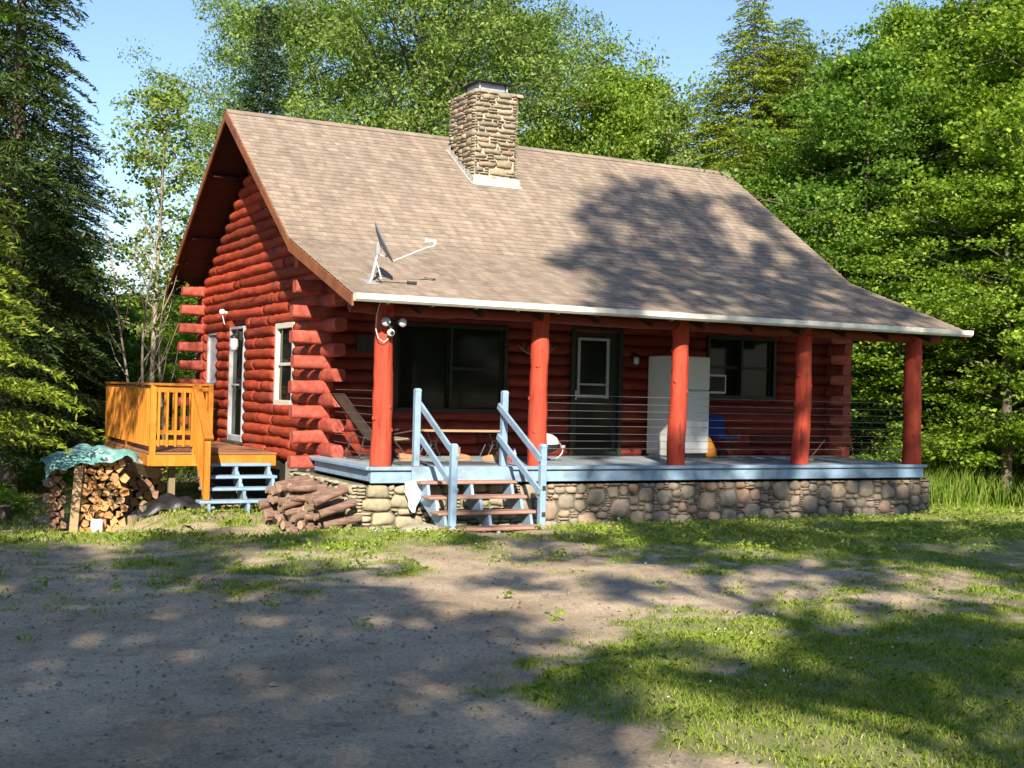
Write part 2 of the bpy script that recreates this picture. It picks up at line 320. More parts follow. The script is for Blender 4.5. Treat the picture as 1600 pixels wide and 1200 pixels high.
def gz(x, y):
    return -.93+.18*S(-np.asarray(y)/1.2)+.15*S((-1.2-np.asarray(y))/10)-.3*S((-1.6-np.asarray(x))/1.2)*S((np.asarray(y)-.5)/3)-.3*S((np.asarray(x)-11)/8)
def polar(px, D):
    a = YAW+math.atan((px-800)/FPX); return CAM[0]+D*math.sin(a), CAM[1]+D*math.cos(a)
SHADE='1,-157,-245,102;1,-118,-209,134;0,-107,-233,94;0,-127,-173,112;0,-140,-191,109;0,-151,-153,98;0,-146,-245,112;1,-143,-255,104;1,-124,-267,104;5,69,-199,96;1,-139,-226,107;0,-142,-204,125;2,-85,-199,90;5,70,-200,91;3,-61,-241,94;3,-13,-192,110;1,-103,-190,102;3,-14,-212,121;0,-149,-241,95;2,-45,-229,93;2,-81,-236,93;2,-76,-255,104;1,-149,-233,122;1,-104,-227,97;3,-36,-271,123;5,59,-224,110;1,-88,-198,92;1,-92,-238,93;3,-29,-234,115;4,3,-259,119;1,-62,-201,102;1,-123,-240,149;1,-106,-203,120;3,-59,-225,116;1,-124,-198,100;2,-56,-232,90;0,-133,-219,98;2,-135,-245,90;3,-30,-185,104;0,-147,-186,101;1,-127,-198,104;0,-133,-241,93;5,44,-205,97;2,-104,-216,130;0,-140,-235,90;2,-104,-246,95;1,-103,-223,97;2,-64,-238,91;3,-26,-206,105;0,-134,-258,96;0,-117,-276,109;1,-120,-243,96;2,-93,-219,90;1,-99,-197,92;0,-102,-250,94;3,-12,-229,132;0,-142,-167,95;5,42,-221,108;2,-99,-255,96;2,-98,-213,96;0,-172,-200,131;1,-117,-204,98;1,-133,-216,91;0,-134,-203,101;4,58,-181,90;3,-60,-228,120;1,-129,-224,96;0,-147,-194,113;4,32,-222,95;1,-124,-247,93;1,-103,-259,101;1,-118,-245,108;1,-150,-257,97;1,-128,-224,100;2,-15,-234,96;3,-38,-198,120;3,-34,-241,96;5,48,-219,104;3,-22,-256,101;0,-170,-202,133;1,-93,-240,98;0,-143,-233,90;1,-142,-195,109;4,16,-246,112;3,-24,-213,132;2,-59,-205,115;3,-7,-204,111;4,12,-189,101;4,13,-187,95;0,-64,-234,92;2,-84,-289,123;3,6,-220,98;1,-84,-225,93;1,-125,-203,108;0,-140,-189,92;3,12,-208,93;0,-149,-248,96;2,-45,-230,123;2,-28,-204,109;1,-138,-194,90;1,-107,-214,132;0,-135,-243,99;1,-121,-254,99;0,-133,-252,98;0,-134,-207,92;1,-122,-228,127;0,-137,-211,100;3,21,-215,94;0,-132,-219,90;4,43,-200,106;0,-144,-218,130;1,-122,-218,104;0,-140,-219,98;1,-110,-259,96;4,-15,-238,91;1,-123,-233,111;2,-78,-219,106;1,-118,-233,123;2,-90,-249,101;2,-80,-235,138;2,-51,-211,129;0,-139,-244,91;4,43,-211,98;1,-129,-268,104;0,-159,-270,105;3,-1,-212,112;0,-149,-196,107;1,-132,-248,92;0,-152,-211,114;4,12,-241,103;0,-124,-244,102;2,-14,-259,108;1,-126,-207,99;3,-45,-202,99;0,-159,-247,137;1,-105,-262,99;2,-41,-262,120;0,-159,-262,138;3,-54,-228,90;2,-109,-212,123;1,-133,-255,108;0,-126,-243,97;1,-139,-215,101;3,-27,-187,114;1,-106,-237,108;0,-146,-211,124;4,30,-203,110;2,-44,-230,113;4,-12,-243,102;3,-10,-202,103;3,-28,-190,109;1,-144,-262,98;0,-165,-184,114;0,-150,-268,118;3,-3,-178,93;2,-57,-246,101;1,-118,-211,105;0,-152,-229,123;1,-125,-218,101;1,-132,-263,97;2,-123,-266,99;0,-147,-199,102;4,9,-222,108;0,-131,-239,134;3,-37,-215,137;2,-38,-206,96;1,-91,-205,94;1,-96,-217,90;0,-160,-218,135;2,-56,-241,93;0,-149,-212,113;1,-119,-221,96;1,-117,-214,98;0,-115,-228,123;4,-50,-224,94;3,-20,-268,120;5,26,-215,90;1,-96,-204,100;0,-104,-204,94;1,-121,-162,107;0,-137,-274,126;1,-104,-239,98;0,-133,-199,102;3,-10,-210,120;1,-86,-191,94;2,-6,-243,94;1,-117,-210,93;3,-12,-195,109;2,-49,-203,110;3,4,-180,98;2,-88,-187,108;3,-29,-202,124;2,-49,-216,105;1,-120,-220,93;4,11,-215,109;5,51,-205,92;1,-115,-236,142;0,-129,-225,91;3,38,-215,111;3,-31,-209,133;1,-151,-159,96;0,-111,-234,95;1,-116,-208,112;3,-20,-206,106;1,-104,-242,110;0,-137,-246,94;2,-41,-232,124;0,-140,-174,113;3,-44,-192,109;2,-30,-264,107;0,-132,-187,105;1,-80,-257,103;0,-119,-231,120;0,-114,-216,124;0,-136,-259,143;3,-21,-195,94;2,-16,-209,106;0,-160,-226,141;4,24,-245,134;0,-125,-260,111;2,-92,-238,101;1,-106,-238,114;4,27,-201,93;0,-139,-219,95;1,-98,-251,97;0,-135,-199,114;0,-122,-266,113;1,-113,-203,103;2,-69,-261,101;4,47,-212,93;0,-143,-235,90;4,3,-241,112;3,-3,-235,110;1,-124,-203,92;0,-164,-206,137;0,-135,-174,113;1,-119,-243,92;3,-27,-249,118;0,-123,-185,110;1,-84,-202,100;3,-11,-214,114;1,-118,-237,111;2,-14,-218,91;3,-15,-212,123;0,-84,-207,95;1,-84,-210,92;1,-105,-250,105;4,46,-214,110;3,13,-203,99;1,-105,-222,96;2,-42,-205,95;2,-66,-265,101;1,-121,-196,104;2,-21,-248,100;2,-50,-231,131;3,-23,-255,119;0,-153,-238,116;2,-106,-252,104;0,-179,-207,136;0,-163,-198,124;1,-157,-228,117;1,-126,-225,92;2,-60,-197,109;2,-26,-237,102;4,8,-213,92;3,-8,-235,94;1,-124,-250,114;3,-9,-202,94;4,26,-224,109;0,-157,-279,111;2,-64,-239,96;1,-97,-236,99;0,-146,-200,126;0,-141,-233,107;3,-4,-215,110;4,23,-238,111;3,-14,-184,103;2,-92,-301,128;0,-119,-228,98;0,-155,-248,145;1,-110,-204,128;0,-134,-228,117;0,-147,-195,122;2,-41,-246,100;2,-51,-223,135;1,-118,-180,102;1,-121,-227,131;1,-156,-250,98;2,-35,-229,113;3,-27,-185,102;2,-51,-177,99;0,-151,-189,116;0,-133,-204,107;1,-130,-233,104;2,-34,-221,109;0,-159,-186,114;0,-112,-205,95;1,-107,-240,90;0,-130,-205,128;2,-9,-222,93;5,56,-213,111;5,50,-221,102;0,-132,-256,98;0,-163,-191,116;4,-8,-213,102;3,-35,-186,119;0,-145,-178,106;1,-147,-233,93;1,-111,-209,109;0,-158,-288,129;3,-18,-211,98;0,-145,-241,106;1,-121,-234,108;0,-158,-225,134;5,39,-254,143;1,-121,-193,92;0,-117,-220,109;1,-111,-210,90;4,46,-212,106;1,-138,-178,118;1,-116,-193,104;1,-153,-268,100;0,-164,-209,119;0,-130,-258,106;1,-96,-196,93;1,-136,-258,108;0,-101,-209,96;0,-144,-248,114;2,-50,-215,137;2,-92,-245,99;0,-139,-213,129;0,-138,-205,129;3,-29,-242,100;3,-70,-269,103;3,-32,-212,106;3,-24,-180,95;4,39,-212,91;3,-24,-201,106;1,-137,-179,106;0,-128,-187,102;0,-151,-236,148;3,-15,-237,101;1,-110,-249,94;0,-175,-233,143;3,-10,-205,111;3,-27,-227,113;3,-16,-193,90;0,-160,-193,127;2,-50,-207,123;1,-121,-171,99;1,-124,-210,120;4,0,-232,115;2,-97,-238,90;0,-155,-194,122;4,9,-238,102;2,-67,-186,103;0,-163,-283,116;2,-27,-231,108;1,-138,-172,102;5,51,-193,93;0,-130,-198,115;0,-108,-219,97;4,6,-228,110;2,-56,-220,124;2,-29,-204,94;1,-107,-197,119;0,-151,-148,93;1,-119,-177,105;1,-116,-228,121;2,-19,-243,91;0,-141,-245,94;0,-138,-263,98;1,-58,-245,97;0,-147,-207,138;2,-54,-214,137;3,-35,-202,119;1,-91,-215,96;1,-123,-266,106;1,-157,-242,98;4,53,-187,96;3,-32,-234,113;2,-38,-217,124;1,-86,-242,91;1,-127,-222,108;0,-123,-201,96;2,-106,-207,102;2,-84,-226,97;0,-113,-191,96;3,-9,-228,91;3,-10,-232,104;1,-114,-242,92;2,-21,-205,101;1,-110,-211,115;0,-107,-224,100;2,-80,-267,109;0,-154,-255,107;2,-59,-194,100;0,-142,-151,97;4,-33,-252,99;0,-168,-214,136;2,-90,-240,92;5,19,-213,99;4,24,-207,114;2,-58,-231,114;0,-138,-210,134;0,-129,-211,100;0,-165,-217,126;4,2,-249,115;1,-135,-197,108;2,-53,-203,105;2,-111,-213,98;4,34,-196,100;0,-157,-219,126;0,-149,-197,126;0,-116,-233,96;3,-34,-177,90;0,-132,-239,98;1,-125,-176,113;0,-150,-236,93;3,-22,-184,105;1,-141,-241,106;0,-134,-193,92;2,-44,-210,113;1,-105,-196,103;2,-50,-232,112;3,-36,-193,91;3,-51,-195,94;2,-34,-193,113;4,46,-204,90;0,-153,-225,143;1,-126,-196,105;1,-69,-218,101;0,-130,-201,99;0,-155,-234,135;0,-117,-214,138;1,-108,-263,99;1,-120,-227,91;2,-121,-206,105;1,-100,-292,125;1,-116,-213,93;5,38,-196,98;2,-106,-241,102;1,-92,-186,113;1,-129,-216,94;1,-120,-256,108;1,-98,-244,100;0,-152,-184,114;0,-110,-237,111;2,-128,-203,102;0,-144,-233,106;4,-13,-250,100;2,-24,-207,95;0,-164,-274,110;1,-101,-252,100;3,-17,-234,113;3,-66,-250,104;0,-143,-206,136;4,25,-222,99;4,17,-196,107;3,-38,-277,113;3,-13,-172,103;1,-136,-182,91;3,0,-197,102;0,-138,-196,96;2,-51,-227,93;2,-117,-228,93;1,-119,-193,111;1,-130,-200,111;0,-147,-185,116;5,71,-205,97;3,23,-214,91;3,4,-215,121;3,-150,-264,103;2,-125,-253,107;1,-138,-291,117;1,-132,-273,110;2,-69,-261,103;3,-16,-213,119;3,6,-230,102;1,-106,-214,99;1,-111,-242,93;3,-16,-206,107;0,-145,-207,102;1,-133,-256,93;5,49,-214,107;2,-128,-237,93;1,-124,-283,112;1,-139,-240,104;0,-139,-200,124;3,-52,-243,98;0,-152,-193,111;0,-135,-213,109;3,-19,-194,113;3,-12,-187,103;0,-134,-247,131;2,-29,-231,101;0,-142,-229,116;0,-109,-273,104;3,-14,-208,90;0,-133,-161,93;0,-152,-211,117;0,-155,-210,115;4,40,-257,138;3,-39,-213,114;1,-113,-226,95;4,-1,-232,92;1,-127,-206,93;0,-131,-176,99;0,-107,-251,94;4,26,-234,111;1,-113,-195,121;2,-65,-213,99;3,2,-239,122;0,-144,-171,109;0,-154,-279,109;1,-145,-223,107;2,-72,-237,111;1,-130,-254,101;1,-137,-185,114;4,15,-217,91;4,26,-224,93;0,-140,-207,106;0,-158,-197,129;1,-119,-219,130;0,-141,-205,124;1,-128,-208,118;0,-145,-206,126;0,-165,-200,119;0,-120,-254,93;0,-139,-213,117;4,44,-189,95;1,-112,-203,101;3,-25,-216,90;2,-40,-194,119;0,-149,-215,140;3,0,-236,132;1,-65,-246,96;1,-123,-221,104;4,41,-186,96;1,-104,-201,95;0,-121,-220,95;3,-18,-194,102;4,40,-221,97;0,-139,-192,90;0,-97,-237,98;0,-113,-225,100;1,-111,-246,106;1,-131,-227,104;2,-59,-239,140;2,-70,-250,124;0,-149,-185,123;1,-108,-249,109;1,-53,-201,100;1,-94,-214,106;0,-152,-228,127;3,-37,-179,98;1,-165,-204,124;2,-34,-211,95;1,-137,-253,91;0,-148,-205,114;0,-171,-226,135;3,-45,-225,103;1,-99,-206,90;3,-30,-259,120;1,-102,-236,91;0,-148,-263,108;0,-138,-261,99;1,-119,-197,110;3,-45,-232,96;4,37,-231,113;1,-148,-190,105;4,47,-214,104;1,-102,-194,121;1,-110,-226,93;1,-114,-196,92;1,-98,-211,100;0,-155,-193,115;4,19,-232,114;1,-108,-181,94;0,-163,-224,149;0,-125,-223,100;0,-121,-271,118;0,-140,-229,114;1,-123,-255,105;1,-113,-218,93;0,-144,-221,120;1,-131,-209,119;4,-5,-204,90;0,-172,-222,138;1,-120,-192,106;1,-105,-256,97;2,-50,-210,109;1,-138,-270,106;0,-139,-212,103;3,-14,-210,97;1,-132,-185,99;1,-123,-227,109;2,-74,-216,122;1,-126,-220,123;0,-135,-212,125;0,-129,-240,101;1,-134,-184,116;2,-70,-256,109;1,-93,-217,96;0,-145,-248,93;2,-67,-270,110;2,-44,-196,114;0,-143,-265,105;0,-119,-248,96;1,-114,-205,127;1,-135,-239,113;1,-107,-232,96;4,43,-209,107;2,-86,-230,91;1,-126,-276,128;1,-111,-219,123;1,-167,-198,124;1,-131,-254,99;1,-119,-215,103;0,-163,-261,108;1,-135,-245,97;2,-40,-205,112;3,-33,-211,108;0,-134,-255,103;3,-30,-211,116;2,-58,-258,94;3,-33,-231,91;4,7,-197,104;2,-35,-240,104;1,-139,-248,92;3,-30,-253,100;1,-95,-186,93;1,-91,-252,93;5,25,-195,90;1,-127,-212,111;2,-66,-183,99;3,-38,-191,102;4,17,-176,96;3,-15,-240,96;1,-117,-182,112;1,-101,-180,96;1,-154,-263,98;1,-100,-229,100;1,-82,-258,102;2,-104,-245,93;3,-42,-191,123;3,-27,-210,131;2,-52,-275,113;0,-171,-208,136;0,-126,-201,104;3,-35,-259,102;1,-116,-185,98;0,-145,-178,115;0,-115,-259,105;1,-151,-191,113;2,-56,-256,125;0,-132,-267,101;3,-44,-231,111;4,30,-227,109;3,-9,-214,124;0,-130,-200,114;1,-93,-228,98;1,-115,-219,106;3,-7,-222,121;3,-4,-245,99;1,-141,-230,113;0,-144,-174,91;0,-120,-265,103;1,-99,-243,92;0,-143,-266,147;0,-128,-205,114;1,-120,-231,118;0,-160,-242,136;0,-163,-207,134;1,-97,-205,125;0,-144,-193,110;0,-148,-205,126;0,-124,-252,92;0,-125,-224,146;3,-11,-233,102;4,40,-208,92;0,-100,-224,96;1,-106,-244,99;0,-154,-267,102;1,-133,-245,106;0,-142,-190,115;3,-13,-192,119;0,-153,-212,109;3,-51,-205,128;3,-24,-213,119;1,-82,-230,96;2,-21,-187,101;0,-121,-231,98;3,-32,-235,110;0,-136,-306,139;4,20,-232,98;0,-133,-195,100;1,-129,-241,105;1,-110,-196,111;3,-21,-218,128;1,-99,-210,110;3,-25,-272,125;0,-137,-196,92;0,-133,-192,122;1,-122,-212,141;1,-116,-221,115;0,-136,-170,91;0,-150,-271,143;1,-121,-247,96;1,-152,-255,97;1,-94,-198,99;0,-130,-236,104;0,-117,-251,100;5,68,-197,91;2,-71,-243,90;4,38,-264,144;0,-131,-242,99;1,-97,-253,92;1,-94,-247,112;2,-44,-189,98;1,-66,-224,118;2,-54,-256,93;3,-25,-244,90;1,-130,-196,119;2,-51,-233,91;0,-142,-243,91;3,-61,-249,103;0,-157,-262,103;2,-104,-243,108;1,-102,-214,125;1,-114,-235,115;1,-102,-210,106;0,-124,-246,101;0,-160,-165,110;2,-66,-257,101;0,-142,-238,90;1,-115,-191,109;1,-127,-219,110;1,-91,-283,117;1,-101,-256,111;1,-92,-229,96;4,-16,-214,96;0,-176,-233,138;1,-128,-204,119;4,18,-188,100;0,-121,-254,102;1,-133,-236,129;1,-51,-274,104;0,-157,-181,115;4,-36,-202,90;0,-107,-255,92;0,-131,-201,92;3,-2,-206,101;3,-44,-189,90;0,-152,-206,110;0,-155,-196,109;4,49,-218,107;2,-76,-225,126;1,-120,-202,106;2,-77,-239,92;0,-165,-200,131;0,-128,-223,92;2,-108,-228,98;1,-117,-221,90;5,28,-239,125;0,-153,-225,126;2,-111,-268,112;3,2,-195,95;3,-18,-221,102;1,-107,-169,96;2,-71,-199,114;3,6,-233,92;4,17,-186,93;5,34,-204,111;1,-104,-219,109;3,-3,-190,96;1,-138,-239,115;1,-109,-260,101;1,-112,-212,96;2,-52,-237,91;0,-161,-290,129;4,32,-216,116;1,-95,-233,106;0,-149,-248,120;0,-131,-187,112;0,-147,-206,122;0,-112,-230,102;2,-88,-257,144;0,-147,-260,119;0,-137,-191,114;1,-121,-230,150;4,53,-221,123;1,-108,-181,98;2,3,-222,94;0,-138,-249,102;2,-57,-216,131;2,-95,-251,95;4,-15,-253,114;2,-73,-201,117;0,-133,-217,103;1,-113,-238,101;4,0,-196,106;0,-114,-240,96;2,-6,-225,101;1,-83,-185,91;0,-155,-206,131;1,-135,-253,108;0,-143,-256,96;2,-63,-266,128;1,-114,-210,101;1,-119,-259,96;4,13,-190,93;1,-165,-272,115;0,-134,-269,104;1,-105,-219,101;1,-116,-189,92;0,-140,-211,138;0,-122,-207,96;1,-90,-206,99;1,-111,-250,92;4,22,-240,104;2,-95,-205,92;2,-53,-205,115;1,-126,-223,113;3,-76,-235,94;3,-12,-217,112;1,-103,-242,102;0,-129,-209,102;1,-122,-190,115;0,-112,-208,91;1,-80,-230,123;4,-7,-214,90;0,-114,-283,114;4,-8,-190,98;2,-58,-229,116;4,45,-226,103;5,63,-186,97;5,62,-205,100;1,-104,-196,108;3,-18,-203,91;1,-112,-230,93;0,-125,-189,115;5,31,-218,110;1,-76,-209,98;4,4,-237,112;0,-148,-260,126;3,-28,-216,123;2,-51,-197,128;4,15,-201,96;0,-151,-259,109;0,-166,-217,134;1,-115,-212,141;0,-153,-204,107;0,-165,-228,134;3,-30,-177,96;3,-20,-232,112;3,-7,-272,135;3,-27,-246,126;0,-154,-230,121;2,-127,-249,93;0,-155,-241,96;1,-133,-223,90;1,-100,-244,107;3,0,-207,107;0,-161,-208,137;1,-124,-181,112;3,-53,-271,103;1,-96,-242,105;1,-112,-176,98;5,36,-212,108;0,-125,-191,96;1,-101,-203,127;0,-150,-273,130;1,-112,-221,122;3,-26,-251,104;1,-129,-152,99;2,-143,-215,98;0,-117,-220,113;0,-106,-241,114;1,-88,-211,100;0,-153,-251,98;3,-33,-206,111;1,-125,-224,121;1,-147,-194,98;2,-65,-235,91;3,-19,-238,92;2,-48,-183,93;4,-14,-229,91;3,-36,-245,97;0,-178,-194,129;3,-4,-189,98;2,-68,-218,96;4,-22,-225,110;3,-68,-245,103;0,-138,-250,112;0,-142,-170,111;2,-31,-203,97;1,-91,-249,95;3,-26,-199,93;0,-149,-222,106;1,-113,-224,101;0,-132,-238,109;2,-107,-208,98;3,-31,-193,97;1,-99,-201,115;0,-111,-229,100;3,-64,-255,102;1,-124,-194,105;4,8,-189,106;1,-113,-207,120;2,-68,-243,94;4,34,-210,97;3,-6,-208,101;1,-102,-203,122;0,-149,-215,129;2,-52,-207,109;0,-134,-207,94;2,-99,-230,103;1,-98,-191,100;0,-165,-257,111;2,-84,-219,92;1,-94,-221,90;0,-168,-220,141;2,-52,-223,131;1,-110,-233,96;1,-91,-250,99;0,-178,-227,152;1,-133,-196,113;4,-18,-234,100;1,-107,-235,93;1,-103,-258,118;3,-24,-227,142;1,-128,-194,90;1,-159,-256,135;2,-114,-223,106;0,-161,-196,117;1,-84,-292,119;3,8,-269,129;2,-61,-172,105;0,-140,-190,100;3,-24,-218,112;0,-171,-201,127;0,-149,-209,134;0,-135,-209,118;1,-129,-246,98;3,-33,-190,106;0,-153,-199,117;1,-119,-221,133;2,-75,-255,95;2,-38,-205,125;0,-157,-261,107;3,-25,-208,107;2,-53,-246,98;2,-64,-207,91;2,-60,-205,113;1,-122,-244,94;2,-63,-183,112;0,-117,-249,93;2,-74,-213,98;1,-102,-220,132;1,-92,-223,103;1,-94,-207,97;4,8,-213,100;1,-147,-187,97;1,-143,-266,102;1,-116,-193,102;1,-117,-239,98;2,-45,-173,95;0,-138,-280,117;2,-143,-269,109;5,36,-195,95;1,-138,-206,97;2,-93,-191,94;3,34,-220,107;1,-155,-243,124;0,-120,-283,122;1,-114,-250,97;1,-103,-177,117;0,-141,-245,122;3,-45,-220,96;2,-43,-233,98;2,-44,-187,114;2,-90,-236,98;0,-109,-218,100;1,-141,-204,121;3,-34,-197,102;1,-118,-227,135;3,-40,-198,123;1,-127,-190,99;1,-114,-262,104;1,-72,-252,97;0,-143,-190,122;1,-95,-254,94;4,48,-194,104;0,-168,-181,117;2,-50,-217,97;1,-89,-207,94;4,1,-218,118;0,-149,-198,132;1,-106,-195,120;3,-16,-212,219;3,-25,-197,202;2,-44,-201,211;2,-53,-223,193;3,-19,-220,201;4,7,-168,193;3,-39,-218,200;3,-8,-173,168;2,-44,-209,211;3,-21,-166,147;2,-37,-205,164;2,-37,-202,218;3,-31,-209,174;3,-19,-208,177;2,-56,-219,182;2,-57,-212,167;4,7,-203,168;3,-9,-204,210;3,-45,-193,190;3,-26,-189,157;3,-17,-197,179;2,-54,-215,171;2,-49,-215,176;3,-16,-221,186;2,-45,-195,185;4,3,-189,155;3,-26,-209,211;3,-12,-167,180;3,-8,-203,203;3,-4,-197,165;3,-14,-208,163;3,-38,-193,175;3,-18,-178,202;3,-22,-205,160;3,-30,-193,197;2,-57,-205,187;3,-18,-222,212;4,-16,-205,191;4,10,-190,166;3,-7,-192,190;3,-15,-224,198;4,-3,-176,163;3,-32,-196,170;3,-33,-222,212;3,-16,-185,155;3,-31,-215,168;2,-46,-217,213;2,-36,-172,147;3,-60,-232,222;3,-36,-215,195;3,-31,-212,196;2,-56,-239,239;2,-49,-206,196;2,-41,-174,162;2,-31,-194,176;3,-22,-198,210;2,-39,-184,173;3,-36,-200,190;3,-30,-188,211;3,0,-198,192;2,-28,-191,186;2,-47,-182,144;3,-36,-205,198;3,-6,-199,158;3,-13,-214,212;3,-13,-224,200;3,4,-201,177;3,-31,-161,180;4,0,-174,154;3,-28,-195,167;3,-34,-204,215;3,-33,-204,157;2,-46,-211,203;2,-56,-226,220;3,4,-209,170;3,4,-201,163;3,-25,-199,208;2,-51,-212,184;3,-21,-172,202;3,-6,-204,196;2,-52,-201,189;3,-36,-211,176;2,-42,-187,189;4,11,-182,153;3,-14,-192,172;3,-13,-198,168;3,-31,-178,156;2,-58,-214,178;3,-7,-204,164;3,-22,-176,191;3,-40,-186,169;3,-36,-213,233;3,-59,-217,175;3,-10,-209,216;3,-18,-214,231;3,-34,-218,173;3,-16,-210,215;3,-30,-202,196;3,0,-197,184;3,-8,-189,185;3,-34,-197,196;3,-39,-177,158;4,-1,-191,183;3,-34,-188,182;2,-38,-188,179;4,1,-195,163;3,-3,-196,184;3,-36,-187,153;3,-24,-203,186;3,-23,-212,196;3,-25,-167,194;3,-30,-192,200;4,2,-173,151;3,-28,-196,195;2,-37,-198,173;3,-8,-187,153;3,-14,-209,167;3,-13,-209,220;3,-14,-181,161;3,-33,-197,209;3,-23,-161,184;4,18,-159,155;2,-27,-200,214;3,-30,-184,149;2,-39,-186,203;2,-61,-250,253;3,-19,-213,203;2,-37,-194,204;3,0,-198,159;2,-46,-207,189;3,-23,-223,231;3,-18,-191,164;3,-21,-185,169;3,-28,-214,211;3,-23,-181,149;3,-27,-199,173;3,-38,-198,184;4,8,-190,163;3,-24,-192,214;3,-20,-212,173;2,-45,-184,151;4,15,-168,168;3,-36,-223,171;3,-21,-199,193;3,-25,-177,170;4,1,-189,170;2,-47,-237,202;2,-43,-190,151;4,7,-185,170;3,-20,-214,227;2,-35,-185,163;3,-12,-195,156;2,-44,-214,191;3,-13,-190,151;2,-25,-200,163;4,5,-160,147;3,-30,-198,182;2,-57,-213,190;3,-11,-204,179;2,-41,-187,154;3,-34,-204,178;3,-17,-187,205;3,-27,-179,179;3,-41,-229,220;3,-35,-218,224;3,-17,-223,195;3,-32,-233,198;3,-19,-190,172;3,-38,-194,219;2,-39,-210,230;3,-5,-196,181;3,-27,-203,179;2,-47,-198,207;2,-51,-221,204;3,4,-190,165;3,-48,-190,178;2,-43,-208,204;3,-43,-217,189;3,-25,-197,194;3,-36,-196,185;4,9,-197,158;2,-20,-204,171;3,-34,-195,164;3,-19,-192,211;4,9,-168,148;3,-8,-196,180;4,8,-208,170;3,-21,-196,157;2,-53,-206,205;3,-23,-197,188;2,-52,-222,230;2,-53,-224,175;3,-31,-167,152;3,-30,-189,156;2,-57,-202,181;4,-5,-176,168;3,-12,-223,205;3,-16,-213,215;3,-29,-211,201;2,-47,-201,172;2,-48,-196,174;2,-54,-196,175;3,-20,-185,160;3,-34,-195,152;3,-17,-205,185;3,-24,-177,168;3,-13,-201,197;3,-29,-202,192;3,-33,-193,200;3,2,-206,182;2,-45,-191,184;4,12,-193,157;3,-37,-183,156;2,-53,-220,193;3,-2,-208,175;2,-39,-191,198;3,8,-188,176;3,-22,-206,167;3,-26,-200,183;3,-4,-176,174;3,-26,-212,227;3,0,-182,162;4,13,-189,162;3,2,-183,184;3,-32,-206,214;3,-11,-201,220;3,-18,-210,183;3,-14,-182,195;2,-54,-209,210;3,-34,-227,199;2,-55,-209,162;3,-12,-198,164;2,-36,-217,219;3,-35,-199,213;4,0,-205,163;3,3,-185,148;2,-47,-203,169;3,-14,-185,182;3,-6,-216,188;2,-40,-161,156;3,-28,-178,151;3,-19,-198,170;3,-9,-210,204;3,-25,-187,207;2,-25,-204,143;3,-5,-203,153;3,5,-209,147;3,-24,-187,129;3,-23,-188,138;3,10,-199,137;2,-40,-199,137;3,-19,-244,176;4,5,-193,150;3,1,-226,145;4,23,-176,137;3,-7,-212,141;3,-16,-238,179;3,-8,-209,142;3,-20,-206,146;3,-29,-197,150;3,1,-202,139;4,4,-213,158;4,-1,-200,145;3,-27,-211,137;3,-4,-214,151;3,-21,-221,145;3,-11,-212,154;4,16,-175,134;3,-28,-181,117;4,25,-173,115;4,20,-151,116;3,-30,-243,180;4,3,-213,162;3,-12,-198,152;3,-19,-205,139;4,18,-189,133;3,-3,-191,136;3,-26,-185,135;4,15,-182,135;3,-19,-216,156;3,-15,-216,155;3,-3,-186,119;3,-16,-226,149;3,-32,-232,168;4,6,-201,131;3,-16,-226,166;3,0,-193,137;3,-25,-197,147;4,13,-180,115;3,-37,-165,128;2,-50,-202,136;4,6,-161,100;4,14,-194,140;2,-27,-218,161;3,-35,-203,140;3,-41,-198,130;3,-15,-228,158;3,0,-173,124;3,-2,-222,152;3,-33,-198,130;3,-33,-224,148;3,-19,-168,120;3,-16,-201,139;4,6,-198,145;2,-50,-207,142;2,-58,-223,166;3,-26,-178,119;3,-3,-230,155;2,-49,-204,155;3,5,-195,145;4,8,-205,129;3,-3,-184,136;4,6,-175,111;3,-37,-185,124;2,-40,-216,160;3,-32,-231,154;2,-50,-199,146;3,-12,-174,120;2,-46,-214,145;3,-22,-214,159;3,-10,-169,125;4,-1,-211,142;3,-18,-184,133;3,-10,-213,162;3,-7,-202,141;3,-18,-200,152;3,-3,-219,155;3,-15,-167,120;4,3,-195,148;3,-33,-246,159;2,-57,-210,140;3,6,-211,137;3,-11,-174,131;3,-18,-195,135;4,1,-202,133;3,-22,-203,144;3,-27,-215,154;3,-25,-180,112;2,-40,-224,145;4,7,-195,137;3,-12,-206,157;3,-20,-174,116;3,-6,-214,135;3,-36,-226,146;3,-18,-187,143;4,21,-184,120;3,0,-213,135;4,19,-184,135;3,-37,-203,139;3,10,-211,158;2,-36,-177,116;3,-16,-200,144;4,16,-183,117;3,-23,-191,148;4,25,-174,120;3,4,-173,133;3,-33,-226,172;3,0,-184,115;3,-7,-167,105;3,-6,-216,147'
